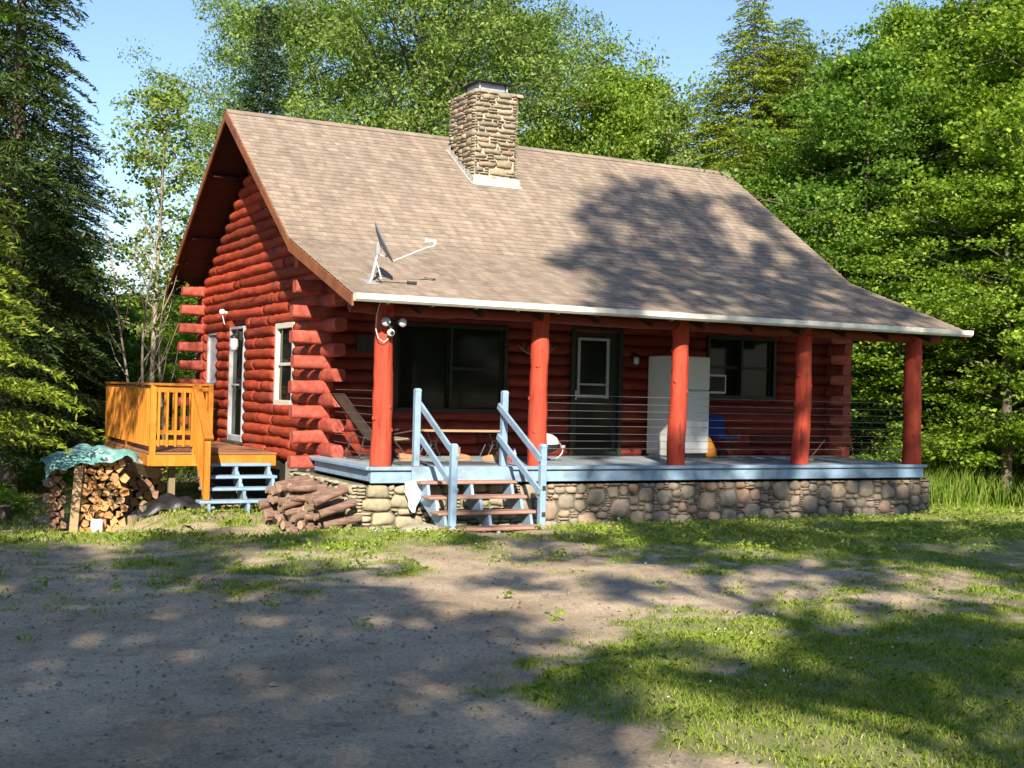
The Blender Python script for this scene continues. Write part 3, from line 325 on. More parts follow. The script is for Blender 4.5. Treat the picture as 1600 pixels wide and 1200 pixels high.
GRASS='000000000000000000052999999999999999999999999999999999999999999999999999988888888888888888888866666600000000000000000000229999999999999999999999999999999999999999999999998888888888866666666666666666650000000000000000000052699999999999999999999999999999999999999999999888888666666666666666666666665555000000000000000000000526999999999999999999999999999999999999999988888866666666666666666666655555555500000000000000000000052269999999999999999999999999999999999999888886666666555555555555555555555555550000000000000000000000522699999999999999999999999999999999988888666666555555555555555555555555555555000000000000000000000005266999999999999999999999999999998888866666655555555555555555555555555555555500000000000000000000000522699999999999999999999999999888886666665555555555555555555555555555555555550000000000000000000000005399999999999999999999999998888866666555555555555555555555555555555555555666000000000000000000000000469999999999999999999999888886666665555555555555555666666666555555556666666600000000000000000000000033999999999999999999988888666666555555555555556666666666666666666666666666660000000000000000000000000299999999999999999888866666655555555555555566666666666666666666666666666666000000000000000000000000024999999999999988888666665555555555555556666666666666666666666666666666677700000000000000000000000004339999999998888866666655555555555555666666666777777777777777777666777777770000000000000000000000000033779999988886666665555555555555566666666677777777777777777777777777777777000000000000000000000000003366698888866666555555555555556666666666777777777777777777777777777777777700000000000000000000000000333666886666665555555555555566666666677777777777777777777777777777777777770000000000000000000000000002266666666445555555555556666666667777777777788888888888887777777777777888000000000000000000000000000220336663444455555555666666666777777777778888888888888888888888888888888800000000000000000000000000000003033334222555566666666677777777777888888888888888888888888888888888880000000000000000000000000000000000332222225366666666777777777778888888888888888888888888888888888888000000000000000000000000000000000000022213333666677777777777888888888888888888888888888888888888888800000000000000000000000000000000000001111133337777777777788888888888889999999999998888888888888888890000000000000000000000110000000000011111111555577777778888888888888899999999999999999998888888889999000000000000000000011111000000000000111113355555777888888888888889999999999999999999999999999999999900000000000000000111111220000000000011333333555588888888888888999999999999999999999999999999999999990000000000000011111112222200000000011333333335888888888888899999999999999999999999999999999999999999000000000000111111111222440000001111113333388888888888889999999999999999999999999999999999999999999900000000011111111111124444400011111111336666888888888999999999999999999999999999999999999999999999990000001111111111111222444443311111111556666668888899999999999999999999999999999999999999999999999999000011111111111122222244555531111111555566666689999999999999999999999999999999999999999999999999999901111111111112222222222555553111111115556666999999999999999999999999999999999999999999999999999999991111111111222222222222255555555511111555999999999999999999999999999999999999999999999999999999999999111111112222222222222225533555551111139999999999999999999999999999999999999999999999999999999999999911111222222222222222222333355555113333999999999999999999999999999999999977779999999999999999999999991122222222222222222222223333555888333339999999999999999999999999999977777777777779999999999999999999222222222222222222222222333388888883333399999999999999999999999977777777777777777777999999999999999922222222222222222222222242338888888333339999999999999999999977777777777777777777777777799999999999992222222222222222222224444233888888883333999999999999999977777777777777777777777777777777777779777777222222222222222224444444423338888888333339999999999977777777777777777777777777777777777777777777777722222222222222244444444444233666688883333999999997777777777777777777777777777777777777777777777777772222222222222222444444444423388868888333339999999999777777777777777799999999999999999999999999999999222222222222222222244444442333888888883333399999999999999777777777779999999999999999999999999999999922222222222222222222444444233388888888333339999999999999997777777777999999999999999999999999999999992222222222222222244444444444444444888883333399999999999777777777777799999999999999999999999999999999222222222222244444444444444444444468888333339999997777777777777777779999999999999999999999999999999922222222224444444444444444444444446888883333397777777777777777777777999999999999999999999999999999992222222224444444444444444444444444668888337777777777777777777777777799999999999999999999999999999999666666666666666666666664444444444466887777777777777777777777777777779999999999999999999999999999999966666666666666666666666444444444447777777777777777777777777777777777999999999999999999999999999999996666666666666666666666644444444444777777777777777777777777777777777799999999999999999999999999999999666666666666666666666664444444444477777777777777777777777777777777779999999999999999999999999999999966666666666666666666666444444444447777777777777777777777777777777777999999999999999999999999999999996666666666666666666666644444444444777777777777777777777777777777777799999999999999999999999999999999666666666666666666666664444444444477777777777777777777777777777777779999999999999999999999999999999966666666666666666666666444444444447777777777777777777777777777777777999999999999999999999999999999996666666666666666666666644444444444777777777777777777777777777777777799999999999999999999999999999999666666666666666666666664444444444477777777777777777777777777777777779999999999999999999999999999999966666666666666666666666444444444447777777777777777777777777777777777999999999999999999999999999999996666666666666666666666644444444444777777777777777777777777777777777799999999999999999999999999999999666666666666666666666664444444444477777777777777777777777777777777779999999999999999999999999999999966666666666666666666666444444444447777777777777777777777777777777777999999999999999999999999999999996666666666666666666666644444444444777777777777777777777777777777777799999999999999999999999999999999666666666666666666666664444444444477777777777777777777777777777777779999999999999999999999999999999966666666666666666666666666666666666666666666666666666666666666666666999999999999999999999999999999996666666666666666666666666666666666666666666666666666666666666666666699999999999999999999999999999999666666666666666666666666666666666666666666666666666666666666666666669999999999999999999999999999999966666666666666666666666666666666666666666666666666666666666666666666999999999999999999999999999999996666666666666666666666666666666666666666666666666666666666666666666699999999999999999999999999999999666666666666666666666666666666666666666666666666666666666666666666669999999999999999999999999999999966666666666666666666666666666666666666666666666666666666666666666666999999999999999999999999999999996666666666666666666666666666666666666666666666666666666666666666666699999999999999999999999999999999666666666666666666666666666666666666666666666666666666666666666666669999999999999999999999999999999966666666666666666666666666666666666666666666666666666666666666666666999999999999999999999999999999996666666666666666666666666666666666666666666666666666666666666666666699999999999999999999999999999999666666666666666666666666666666666666666666666666666666666666666666669999999999999999999999999999999966666666666666666666666666666666666666666666666666666666666666666666999999999999999999999999999999996666666666666666666666666666666666666666666666666666666666666666666699999999999999999999999999999999666666666666666666666666666666666666666666666666666666666666666666669999999999999999999999999999999966666666666666666666666666666666666666666666666666666666666666666666999999999999999999999999999999996666666666666666666666666666666666666666666666666666666666666666666699999999999999999999999999999999666666666666666666666666666666666666666666666666666666666666666666669999999999999999999999999999999966666666666666666666666666666666666666666666666666666666666666666666999999999999999999999999999999996666666666666666666666666666666666666666666666666666666666666666666699999999999999999999999999999999666666666666666666666666666666666666666666666666666666666666666666669999999999999999999999999999999966666666666666666666666666666666666666666666666666666666666666666666999999999999999999999999999999996666666666666666666666666666666666666666666666666666666666666666666699999999999999999999999999999999666666666666666666666666666666666666666666666666666666666666666666669999999999999999999999999999999966666666666666666666666666666666666666666666666666666666666666666666999999999999999999999999999999996666666666666666666666666666666666666666666666666666666666666666666699999999999999999999999999999999'
# ------------------------------------------------------------ ground
GR = np.array([int(c) for c in GRASS], float).reshape(90, 100)/9.
def grass_cover(x, y):
    x = np.asarray(x, float); y = np.asarray(y, float)
    jx = .35*np.sin(x*2.1+y*1.3)+.25*np.sin(y*3.7-x*1.9); jy = .3*np.sin(x*1.7-y*2.3)+.2*np.sin(x*4.1+.5)
    u = np.clip((x+10+jx)/.3, 0, 98.99); v = np.clip((y+13+jy)/.3, 0, 88.99); i = u.astype(int); j = v.astype(int); a = u-i; b = v-j
    g = GR[j, i]*(1-a)*(1-b)+GR[j, i+1]*a*(1-b)+GR[j+1, i]*(1-a)*b+GR[j+1, i+1]*a*b
    n = np.sin(x*5.1+2.1*np.sin(y*3.3))*np.sin(y*6.3+1.7*np.sin(x*2.9))+.7*np.sin(x*11.3+2*np.sin(y*8.1))*np.sin(y*12.7+2.2*np.sin(x*7.3))
    return np.clip(g+.55*n*(4*g*(1-g))**.8+.06*n*(g > .9), 0, 1)
def relief(x, y):
    r = .016*np.sin(x*1.9+.7*np.sin(y*1.3))*np.sin(y*2.3+.5)+.010*np.sin(x*5.3+y*2.1)+.008*np.sin(y*6.7-x*3.3)+.006*np.sin(x*13+y*7)
    near = ((x > -.4) & (x < 10.2) & (y > -.3) & (y < 11)) 
    return np.where(near, 0, r)+.02*grass_cover(x, y)
def GZ(x, y): return gz(x, y)+relief(np.asarray(x, float), np.asarray(y, float))
xs = np.concatenate([np.linspace(-300, -16, 14)[:-1], np.arange(-16, 24, .14), np.linspace(24, 300, 14)])
ys = np.concatenate([np.linspace(-120, -18, 8)[:-1], np.arange(-18, 18, .14), np.linspace(18, 400, 20)])
X, Y = np.meshgrid(xs, ys); Z = GZ(X, Y)
V = np.stack([X.ravel(), Y.ravel(), Z.ravel()], 1); nx, ny = len(xs), len(ys)
i, j = np.meshgrid(np.arange(nx-1), np.arange(ny-1)); a = (j*nx+i).ravel()
F = np.stack([a, a+1, a+nx+1, a+nx], 1)
me = bpy.data.meshes.new('ground'); me.vertices.add(len(V)); me.vertices.foreach_set('co', V.astype(np.float32).ravel())
me.loops.add(F.size); me.loops.foreach_set('vertex_index', F.astype(np.int32).ravel()); me.polygons.add(len(F))
me.polygons.foreach_set('loop_start', np.arange(0, F.size, 4, dtype=np.int32)); me.polygons.foreach_set('loop_total', np.full(len(F), 4, np.int32))
me.polygons.foreach_set('use_smooth', np.ones(len(F), bool)); me.update(calc_edges=True)
att = me.attributes.new('grass_cover', 'FLOAT', 'POINT'); att.data.foreach_set('value', grass_cover(V[:, 0], V[:, 1]).astype(np.float32))
me.materials.append(M['ground']); g = bpy.data.objects.new('ground', me); col.objects.link(g); g['kind'] = 'structure'

# ------------------------------------------------------------ the log cabin
PX0, PX1, PY0, PY1 = .18, 10.05, 2.556, 10.3
cabin = empty('log_cabin', (0, 0, -.93), 'red log cabin with shingled roof, stone chimney and covered front porch', 'cabin')
RX0, RX1 = -.41, 10.23
RIDGE, KINK, EAVE, BACK = (6.307, 5.772), (2.444, 3.185), (-.341, 2.213), (10.853, 2.96)
CH = .186                                            # one log course
def roof_z(y):
    for (a, b) in ((EAVE, KINK), (KINK, RIDGE), (RIDGE, BACK)):
        if a[0] <= y <= b[0]: return a[1]+(b[1]-a[1])*(y-a[0])/(b[0]-a[0])
    return 0
def log(mb, a, b, seed, r=.1, joint=True):
    rg = random.Random(seed); a = np.array(a, float); b = np.array(b, float); L = np.linalg.norm(b-a)
    if L < .06: return
    cuts = [0, L]
    if joint and L > 1.6:
        for _ in range(int(L/2.6)+(rg.random() < .5)): cuts.append(rg.uniform(.3, L-.3))
    cuts.sort(); d = (b-a)/L
    for c0, c1 in zip(cuts, cuts[1:]):
        if c1-c0 < .12: continue
        rr = r*rg.uniform(.95, 1.07); k = max(4, int((c1-c0)/.17)); pts = []; rad = []
        ph = rg.uniform(0, 6); am = rg.uniform(.004, .013); taper = rg.uniform(-.06, .06)
        for i in range(k+1):
            t = i/k; s = c0+(c1-c0)*t; p = a+d*s; p[2] += am*math.sin(ph+s*2.3)+rg.gauss(0, .0025); pts.append(p)
            q = rr*(1+taper*(t-.5)+rg.gauss(0, .034)+.03*math.sin(ph*2+s*4.1))
            q *= 1+(.09 if rg.random() < .09 else 0)
            rad.append(q)
        pts = [pts[0]+d*.004]+[pts[0]+d*.012]+pts[1:-1]+[pts[-1]-d*.012, pts[-1]-d*.004]
        rad = [rad[0]*.90, rad[0]]+rad[1:-1]+[rad[-1], rad[-1]*.90]
        mb.tube(pts, rad, 14, lump=.006, seed=rg.randrange(9999))
def wall(axis, face, inner, u0, u1, openings, zlist, top=None, ends=None, seed=0, name_lab=None):
    """logs along one wall; axis 0: runs along X at y=face, axis 1: runs along Y at x=face"""
    mb = MB(); c = face+inner*.1
    for k, z in enumerate(zlist):
        s0, s1 = u0, u1
        if top: s0, s1 = top(z+.09)
        if s0 is None or s1-s0 < .15: continue
        segs = [(s0, s1)]
        for (o0, o1, z0, z1) in openings:
            if z > z0 and z < z1:
                new = []
                for (p, q) in segs:
                    if o1 <= p or o0 >= q: new.append((p, q)); continue
                    if o0 > p: new.append((p, o0))
                    if o1 < q: new.append((o1, q))
                segs = new
        for (p, q) in segs:
            A = (p, c, z) if axis == 0 else (c, p, z); B = (q, c, z) if axis == 0 else (c, q, z)
            log(mb, A, B, seed*100+k, .102)
    return mb
Z0 = -.10
zs = [Z0+CH*k for k in range(0, 34)]
FO = [(1.28, 3.26, .68, 2.06), (4.44, 5.40, -.3, 2.1), (7.15, 8.66, 1.0, 2.1)]
GO = [(4.10, 5.22, .66, 2.10), (7.00, 8.04, -.3, 2.14), (9.06, 9.98, .98, 2.07)]
def gtop(z):
    if z < 2.2: return (PY0-.0, PY1+.0)
    lo = next((y for y in np.arange(EAVE[0]+.3, RIDGE[0], .02) if roof_z(y)-.26 > z), None); hi = next((y for y in np.arange(BACK[0], RIDGE[0], -.02) if roof_z(y)-.26 > z), None)
    if lo is None or hi is None: return (None, None)
    if z < 3.0: return (max(lo, PY0-.0), min(hi, PY1))
    return (lo, hi)
LOGS = [z for z in zs if z < 5.5]
core = MB()                                          # solid wall behind the logs, with the openings cut by stacking strips
def strips(axis, pos, th, u0, u1, openings, z0, z1):
    zc = sorted({z0, z1}|{o[2] for o in openings if z0 < o[2] < z1}|{o[3] for o in openings if z0 < o[3] < z1})
    for a, b in zip(zc, zc[1:]):
        cur = u0
        for o in sorted(openings)+[(u1, u1, -9, 9)]:
            if o[2] <= a and o[3] >= b:
                if o[0] > cur:
                    m_ = (cur+o[0])/2; Ls = o[0]-cur
                    core.box((m_, pos, (a+b)/2) if axis == 0 else (pos, m_, (a+b)/2), (Ls, th, b-a) if axis == 0 else (th, Ls, b-a), bev=.001)
                cur = max(cur, o[1])
strips(0, PY0+.14, .08, PX0+.1, PX1-.1, FO, -.19, 3.0)
strips(1, PX0+.14, .08, PY0+.18, PY1-.1, GO, -.19, 2.9)
core.prism([(PX0+.10, PY0+.3, 2.9), (PX0+.10, KINK[0]+.15, 2.95), (PX0+.10, RIDGE[0], RIDGE[1]-.24), (PX0+.10, BACK[0]-.75, 3.2), (PX0+.10, BACK[0]-.75, 2.9)], (.08, 0, 0))
core.prism([(PX1-.18, PY0+.3, -.2), (PX1-.18, KINK[0]+.15, 2.95), (PX1-.18, RIDGE[0], RIDGE[1]-.24), (PX1-.18, BACK[0]-.75, 3.2), (PX1-.18, BACK[0]-.75, -.2)], (.08, 0, 0))
strips(0, PY1-.14, .08, PX0+.1, PX1-.1, [], -.19, 2.9)
# front wall with crossing log ends at both corners
fw = wall(0, PY0, 1, PX0+.1, PX1-.1, FO, [z for z in LOGS if z < 2.9], seed=1)
gw = wall(1, PX0, 1, PY0, PY1, GO, LOGS, gtop, seed=2)
rw = wall(1, PX1-.2, 1, PY0, PY1, [], LOGS, gtop, seed=3)
bw = wall(0, PY1-.2, 1, PX0+.1, PX1-.1, [], [z for z in LOGS if z < 2.9], seed=4)
def hewn(mb, a, b, seed):
    rg = random.Random(seed); a = np.array(a, float); b = np.array(b, float)
    mb.tube([a, a*.7+b*.3+[0, 0, rg.gauss(0, .004)], a*.4+b*.6, b-(b-a)*.03, b], [.110, .104*rg.uniform(.95, 1.04), .099*rg.uniform(.95, 1.04), .096, .092], 16, mi=1, cap_mi=1, sq=2.6, lump=.012, seed=seed)
for k, z in enumerate(LOGS):
    if z > 2.95: continue
    o = R.uniform(-.03, .03)
    if k % 2 == 0:
        hewn(fw, (PX0+.12, PY0+.1, z), (-.27+o, PY0+.1, z), k); hewn(fw, (PX1-.12, PY0+.1, z), (PX1+.42+o, PY0+.1, z), k+50)
        hewn(bw, (PX0+.12, PY1-.1, z), (-.27+o, PY1-.1, z), k+100)
    else:
        if z < 2.5: hewn(gw, (PX0+.1, PY0+.12, z), (PX0+.1, 2.1+o, z), k+150); hewn(rw, (PX1-.1, PY0+.12, z), (PX1-.1, 2.12+o, z), k+200)
        hewn(gw, (PX0+.1, PY1-.12, z), (PX0+.1, PY1+.4, z), k+250)
for nm, mb in (('front_wall', fw), ('gable_wall', gw), ('end_wall', rw), ('back_wall', bw)): mb.build(nm, ['sun_tone_log' if nm == 'gable_wall' else 'shade_tone_log', 'log_end'], cabin, True)
core.build('wall_core', 'shade_tone_log', cabin)
# roof: stepped shingle courses over a thick slab
rf = MB(); TH = .10; LIFT = .012
def slope(y0, z0, y1, z1, vs=0.):
    L = math.hypot(y1-y0, z1-z0); n = int(round(L/.14)); d = np.array([0, y1-y0, z1-z0])/L; nn = np.array([0, -d[2], d[1]]); nn = nn if nn[2] > 0 else -nn
    for i in range(n):
        a0, a1 = L*i/n, L*(i+1)/n
        base = np.array([0, y0, z0]); lo = base+d*a0+nn*LIFT; hi = base+d*(a1+.004)+nn*.001; lo2 = base+d*a0+nn*.0
        jj = .002*math.sin(i*3.1)
        P = [np.array([x, 0, 0])+p for p, x in ((lo, RX0-.02+jj), (lo, RX1+.02+jj), (hi, RX1+.02), (hi, RX0-.02))]
        Q = [np.array([x, 0, 0])+p for p, x in ((lo2, RX0-.02+jj), (lo2, RX1+.02+jj), (lo, RX1+.02+jj), (lo, RX0-.02+jj))]
        sh = (i*.137) % .3; v0 = .14*(i+vs)+.004; v1 = .14*(i+vs+1)-.004
        f = [0, 1, 2, 3] if y1 > y0 else [3, 2, 1, 0]
        uvA = [(sh, v0), (12+sh, v0), (12+sh, v1), (sh, v1)]; uvB = [(sh, v0), (12+sh, v0), (12+sh, v0+.002), (sh, v0+.002)]
        rf.add(P, [f], 0, [[uvA[q] for q in f]]); rf.add(Q, [f], 0, [[uvB[q] for q in f]])
slope(EAVE[0], EAVE[1], KINK[0], KINK[1]); slope(KINK[0], KINK[1], RIDGE[0], RIDGE[1], 21); slope(BACK[0], BACK[1], RIDGE[0], RIDGE[1], 60)
for s in (-1, 1):                                    # ridge cap
    for i in range(36):
        x0 = RX0-.02+i*.298; dy, dz = (-.13, -.088) if s < 0 else (.13, -.082); zt = RIDGE[1]+.022
        P = [(x0, RIDGE[0], zt+.006), (x0+.305, RIDGE[0], zt), (x0+.305, RIDGE[0]+dy, zt+dz), (x0, RIDGE[0]+dy, zt+dz+.006)]
        f = [0, 1, 2, 3] if s > 0 else [3, 2, 1, 0]; u = R.random()*9
        rf.add(P, [f], 0, [[(u, 30+i*.14+.01*q) for q in f]])
roof = rf.build('roof', 'shingle', cabin)
sl_ = MB()
for (a, b) in ((EAVE, KINK), (KINK, RIDGE), (RIDGE, BACK)):
    sl_.prism([(RX0, a[0], a[1]-.006), (RX0, b[0], b[1]-.006), (RX0, b[0], b[1]-TH-.02), (RX0, a[0], a[1]-TH)], (RX1-RX0, 0, 0))
for x in np.arange(PX0+.35, PX1, .9):                # rafters seen under the overhang
    for (a, b) in ((EAVE, KINK), (KINK, RIDGE), (RIDGE, BACK)):
        sl_.bar((x, a[0]+.06, a[1]-TH-.06), (x, b[0], b[1]-TH-.075), .05, .11)
for y in (3.6, 4.9, 7.6, 9.2): sl_.bar((RX0+.10, y, roof_z(y)-.145), (PX0+.2, y, roof_z(y)-.145), .09, .05)
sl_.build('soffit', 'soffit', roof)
for X_ in (RX0-.018, RX1+.018):
    rk = MB()
    for (a, b) in ((EAVE, KINK), (KINK, RIDGE), (RIDGE, BACK)):
        rk.prism([(X_-.014, a[0], a[1]-.012), (X_-.014, b[0], b[1]-.012), (X_-.014, b[0], b[1]-.18), (X_-.014, a[0], a[1]-.15)], (.028, 0, 0))
    rk.build('rake_board', 'rake', roof)
gt = MB()
prof = [(0, .0), (-.0, -.085), (-.03, -.1), (-.085, -.1), (-.12, -.07), (-.125, -.0), (-.115, -.0), (-.11, -.065), (-.08, -.09), (-.03, -.09), (-.01, -.08), (-.01, 0)]
def gutter(x0, x1): gt.prism([(x0, EAVE[0]-.022+p[0], EAVE[1]+.005+p[1]) for p in prof], (x1-x0, 0, 0))
gutter(RX0-.02, 5.1); gutter(5.101, RX1+.03)
for x_ in (RX0-.021, RX1+.031): gt.prism([(x_, EAVE[0]-.022+p[0], EAVE[1]+.005+p[1]) for p in prof[:6]], (.003, 0, 0))
gt.build('gutter', 'gutter', roof)
for x in np.arange(0, 10.2, .62): gb = MB(); gb.box((x, EAVE[0]-.085, EAVE[1]-.108), (.03, .11, .02)); gb.build('gutter_bracket', 'iron', roof)
# chimney of ledge stones
def rnd_stone(mb, c, ux, uy, un, w_, h_, dep, seed, n=8, m_=5, round_=.5):
    rg = np.random.default_rng(seed); c = np.array(c, float); ux, uy, un = map(lambda q: np.array(q, float), (ux, uy, un))
    V = []; th = np.linspace(0, 2*math.pi, 12, endpoint=False)
    pw = 2/(2.2+2.5*(1-round_)); shape = 1+rg.normal(0, .10, 12)
    ct, st = np.cos(th), np.sin(th); sx = np.sign(ct)*abs(ct)**pw*shape; sy = np.sign(st)*abs(st)**pw*shape
    for (k, d) in ((.95, -dep*.9), (1.0, dep*.05), (.94, dep*.45), (.72, dep*.82), (.36, dep*1.0)):
        for q in range(12):
            V.append(c+ux*sx[q]*w_/2*k+uy*sy[q]*h_/2*k+un*(d*(1+rg.normal(0, .05) if d > 0 else 1)))
    V.append(c+un*dep*1.02); F = []
    for i in range(4):
        for q in range(12): F.append([i*12+q, i*12+(q+1) % 12, (i+1)*12+(q+1) % 12, (i+1)*12+q])
    for q in range(12): F.append([48+q, 48+(q+1) % 12, 60])
    if np.dot(np.cross(ux, uy), un) < 0: F = [f[::-1] for f in F]
    mb.add(V, F)
def pack(mb, o, ux, uy, un, W, H, sizes, seed, cell=.045, dep=.035, round_=.5, gap=.011, tries=500, mask=None):
    rg = random.Random(seed); nx_, ny_ = int(W/cell), int(H/cell); occ = np.zeros((nx_, ny_), bool); o = np.array(o, float); ux, uy, un = map(lambda q: np.array(q, float), (ux, uy, un))
    def put(i, j, a, b):
        occ[i:i+a, j:j+b] = True
        cx, cy = (i+a/2)*cell, (j+b/2)*cell
        if mask and not mask(cx, cy): return
        rnd_stone(mb, o+ux*cx+uy*cy+un*rg.uniform(-.006, .010), ux, uy, un, a*cell-gap*rg.uniform(.4, 1.5), b*cell-gap*rg.uniform(.4, 1.5), dep*rg.uniform(.7, 1.3), rg.randrange(10**6), round_=round_)
    for (a, b), k in sizes:
        for _ in range(int(tries*k)):
            i, j = rg.randrange(0, max(1, nx_-a+1)), rg.randrange(0, max(1, ny_-b+1))
            if i+a <= nx_ and j+b <= ny_ and not occ[i:i+a, j:j+b].any(): put(i, j, a, b)
    for j in range(ny_):
        i = 0
        while i < nx_:
            if occ[i, j]: i += 1; continue
            a = 1
            while i+a < nx_ and not occ[i+a, j] and a < 5: a += 1
            put(i, j, a, 1); i += a
CX0, CX1, CY0, CY1, CZ = 3.6, 4.42, 4.72, 5.78, 6.33
ch = MB(); ch.box(((CX0+CX1)/2, (CY0+CY1)/2, (3.8+CZ)/2), (CX1-CX0-.02, CY1-CY0-.02, CZ-3.8), bev=.01)
chim = ch.build('chimney', 'light_mortar', cabin)
cs = MB(); sz = [((8, 2), .12), ((7, 3), .15), ((6, 2), .5), ((5, 3), .3), ((5, 2), 1), ((4, 2), 1), ((3, 2), 1), ((4, 1), 1), ((3, 1), 1)]
pack(cs, (CX0, CY0, 4.62), (1, 0, 0), (0, 0, 1), (0, -1, 0), CX1-CX0, CZ-4.62+.02, sz, 5, .048, .045, .35, .018, 160)
pack(cs, (CX0, CY1, 4.62), (0, -1, 0), (0, 0, 1), (-1, 0, 0), CY1-CY0, CZ-4.62+.02, sz, 6, .048, .05, .35, .016, 160)
pack(cs, (CX1, CY0, 4.62), (0, 1, 0), (0, 0, 1), (1, 0, 0), CY1-CY0, CZ-4.62+.02, sz, 7, .04, .04, .35, .012, 160)
for k in range(11):
    rnd_stone(cs, (CX0+.03+k*.085, CY0+.06, CZ+.01), (1, 0, 0), (0, 1, 0), (0, 0, 1), .14, .16, .035, 900+k, round_=.3); rnd_stone(cs, (CX0+.03, CY0+.1+k*.1, CZ+.005), (1, 0, 0), (0, 1, 0), (0, 0, 1), .16, .15, .03, 930+k, round_=.3)
    rnd_stone(cs, (CX1-.04, CY0+.1+k*.1, CZ+.005), (1, 0, 0), (0, 1, 0), (0, 0, 1), .16, .15, .03, 960+k, round_=.3)
cs.build('stone_facing', 'chimney_stone', chim, True)
cc = MB(); hx, hy = (CX0+CX1)/2+.04, (CY0+CY1)/2
cc.box((hx, hy, CZ+.05), (.56, .62, .10), bev=.01)
for sx in (-.26, .26):
    for sy in (-.28, .28): cc.box((hx+sx, hy+sy, CZ+.17), (.03, .03, .15))
cc.add([(hx-.36, hy-.40, CZ+.24), (hx+.36, hy-.40, CZ+.24), (hx+.36, hy+.40, CZ+.24), (hx-.36, hy+.40, CZ+.24), (hx, hy, CZ+.35), (hx-.36, hy-.40, CZ+.225), (hx+.36, hy-.40, CZ+.225), (hx+.36, hy+.40, CZ+.225), (hx-.36, hy+.40, CZ+.225)],
       [[0, 1, 4], [1, 2, 4], [2, 3, 4], [3, 0, 4], [5, 6, 1, 0], [6, 7, 2, 1], [7, 8, 3, 2], [8, 5, 0, 3], [8, 7, 6, 5]])
cc.build('chimney_cap', 'black', chim)
cg = MB()
for sx in (-.27, .27): cg.box((hx+sx, hy-.295, CZ+.165), (.035, .02, .13))
cg.box((hx, hy-.27, CZ+.165), (.5, .006, .13)); cg.box((hx-.262, hy, CZ+.165), (.006, .54, .13))
cg.build('chimney_flue', 'steel', chim)
fl = MB(); s_ = (RIDGE[1]-KINK[1])/(RIDGE[0]-KINK[0])
def rz(y): return RIDGE[1]-s_*(RIDGE[0]-y)+.017
fl.prism([(CX0-.06, CY0-.12, rz(CY0-.12)), (CX1+.08, CY0-.12, rz(CY0-.12)), (CX1+.06, CY0-.055, rz(CY0-.055)), (CX0-.04, CY0-.055, rz(CY0-.055))], (0, 0, .006))
fl.prism([(CX0-.055, CY0-.062, rz(CY0-.06)), (CX1+.055, CY0-.062, rz(CY0-.06)), (CX1+.045, CY0-.058, rz(CY0)+.10), (CX0-.03, CY0-.058, rz(CY0)+.12)], (0, .006, 0))
for X_, sg in ((CX0, -1), (CX1, 1)):
    Q = [(X_+sg*.058, CY0-.06, rz(CY0-.06)), (X_+sg*.058, CY1, rz(CY1))]
    for k in range(7):
        y0 = CY0-.06+k*.16; y1 = y0+.175
        fl.prism([(X_+sg*(.06+.001*k), y0, rz(y0)-.01), (X_+sg*(.06+.001*k), y1, rz(y1)-.01), (X_+sg*(.06+.001*k), y1, rz(y1)+.05+.05*R.random()), (X_+sg*(.06+.001*k), y0, rz(y0)+.12+.05*R.random())], (sg*.005, 0, 0))
    fl.prism([(X_+sg*.06, CY0-.1, rz(CY0-.1)), (X_+sg*.10, CY0-.1, rz(CY0-.1)), (X_+sg*.08, CY1, rz(CY1)), (X_+sg*.06, CY1, rz(CY1))], (0, 0, .007))
fl.build('chimney_flashing', 'lead', chim)

# windows and doors
def window(axis, face, u0, u1, z0, z1, frame='dark_frame', sashes=1, rail=None, glass='glass', fw_=.06, lab=None, hd=.02):
    """axis 0: in the front wall (normal -Y) ; axis 1: in the gable wall (normal -X)"""
    f = MB(); p = MB(); dpt = .16
    def B(mb, a0, a1, b0, b1, d0, d1):
        c = ((a0+a1)/2, face+(d0+d1)/2, (b0+b1)/2) if axis == 0 else (face+(d0+d1)/2, (a0+a1)/2, (b0+b1)/2)
        s = (a1-a0, d1-d0, b1-b0) if axis == 0 else (d1-d0, a1-a0, b1-b0); mb.box(c, s, bev=.004)
    B(f, u0, u0+fw_, z0, z1, hd, dpt); B(f, u1-fw_, u1, z0, z1, hd, dpt); B(f, u0+fw_, u1-fw_, z1-fw_, z1, hd, dpt); B(f, u0+fw_, u1-fw_, z0, z0+fw_, hd-.01, dpt)
    W = (u1-u0-2*fw_)/sashes; s_in = []
    for i in range(sashes):
        a = u0+fw_+W*i; b = a+W
        if i: B(f, a-.025, a+.025, z0+fw_, z1-fw_, hd+.01, dpt)
        B(f, a+.001, a+.04, z0+fw_, z1-fw_, .06, .1); B(f, b-.04, b-.001, z0+fw_, z1-fw_, .06, .1)
        if rail and (rail is True or i in rail): zm = (z0+z1)/2; B(f, a+.04, b-.04, zm-.025, zm+.025, .055, .1)
    B(p, u0+fw_*.8, u1-fw_*.8, z0+fw_*.8, z1-fw_*.8, .085, .095)
    o = f.build('window', frame, cabin); p.build('pane', glass, o)
    if lab: o['label'] = lab
    return o
window(0, PY0, FO[0][0], FO[0][1], FO[0][2], FO[0][3], sashes=2, rail=[1], lab='wide dark window left of the porch door', hd=-.02)
window(0, PY0, FO[2][0], FO[2][1], FO[2][2], FO[2][3], sashes=2, rail=True, lab='dark porch window right of the refrigerator', hd=-.02)
window(1, PX0, 4.14, 5.18, .70, 2.06, 'cream', 1, True, lab='cream double-hung window in the gable wall', fw_=.09, hd=.03)
window(1, PX0, 9.10, 9.94, 1.0, 2.04, 'grey_white', 1, None, 'curtain_glass', .05, lab='pale curtained window near the back corner', hd=.05)
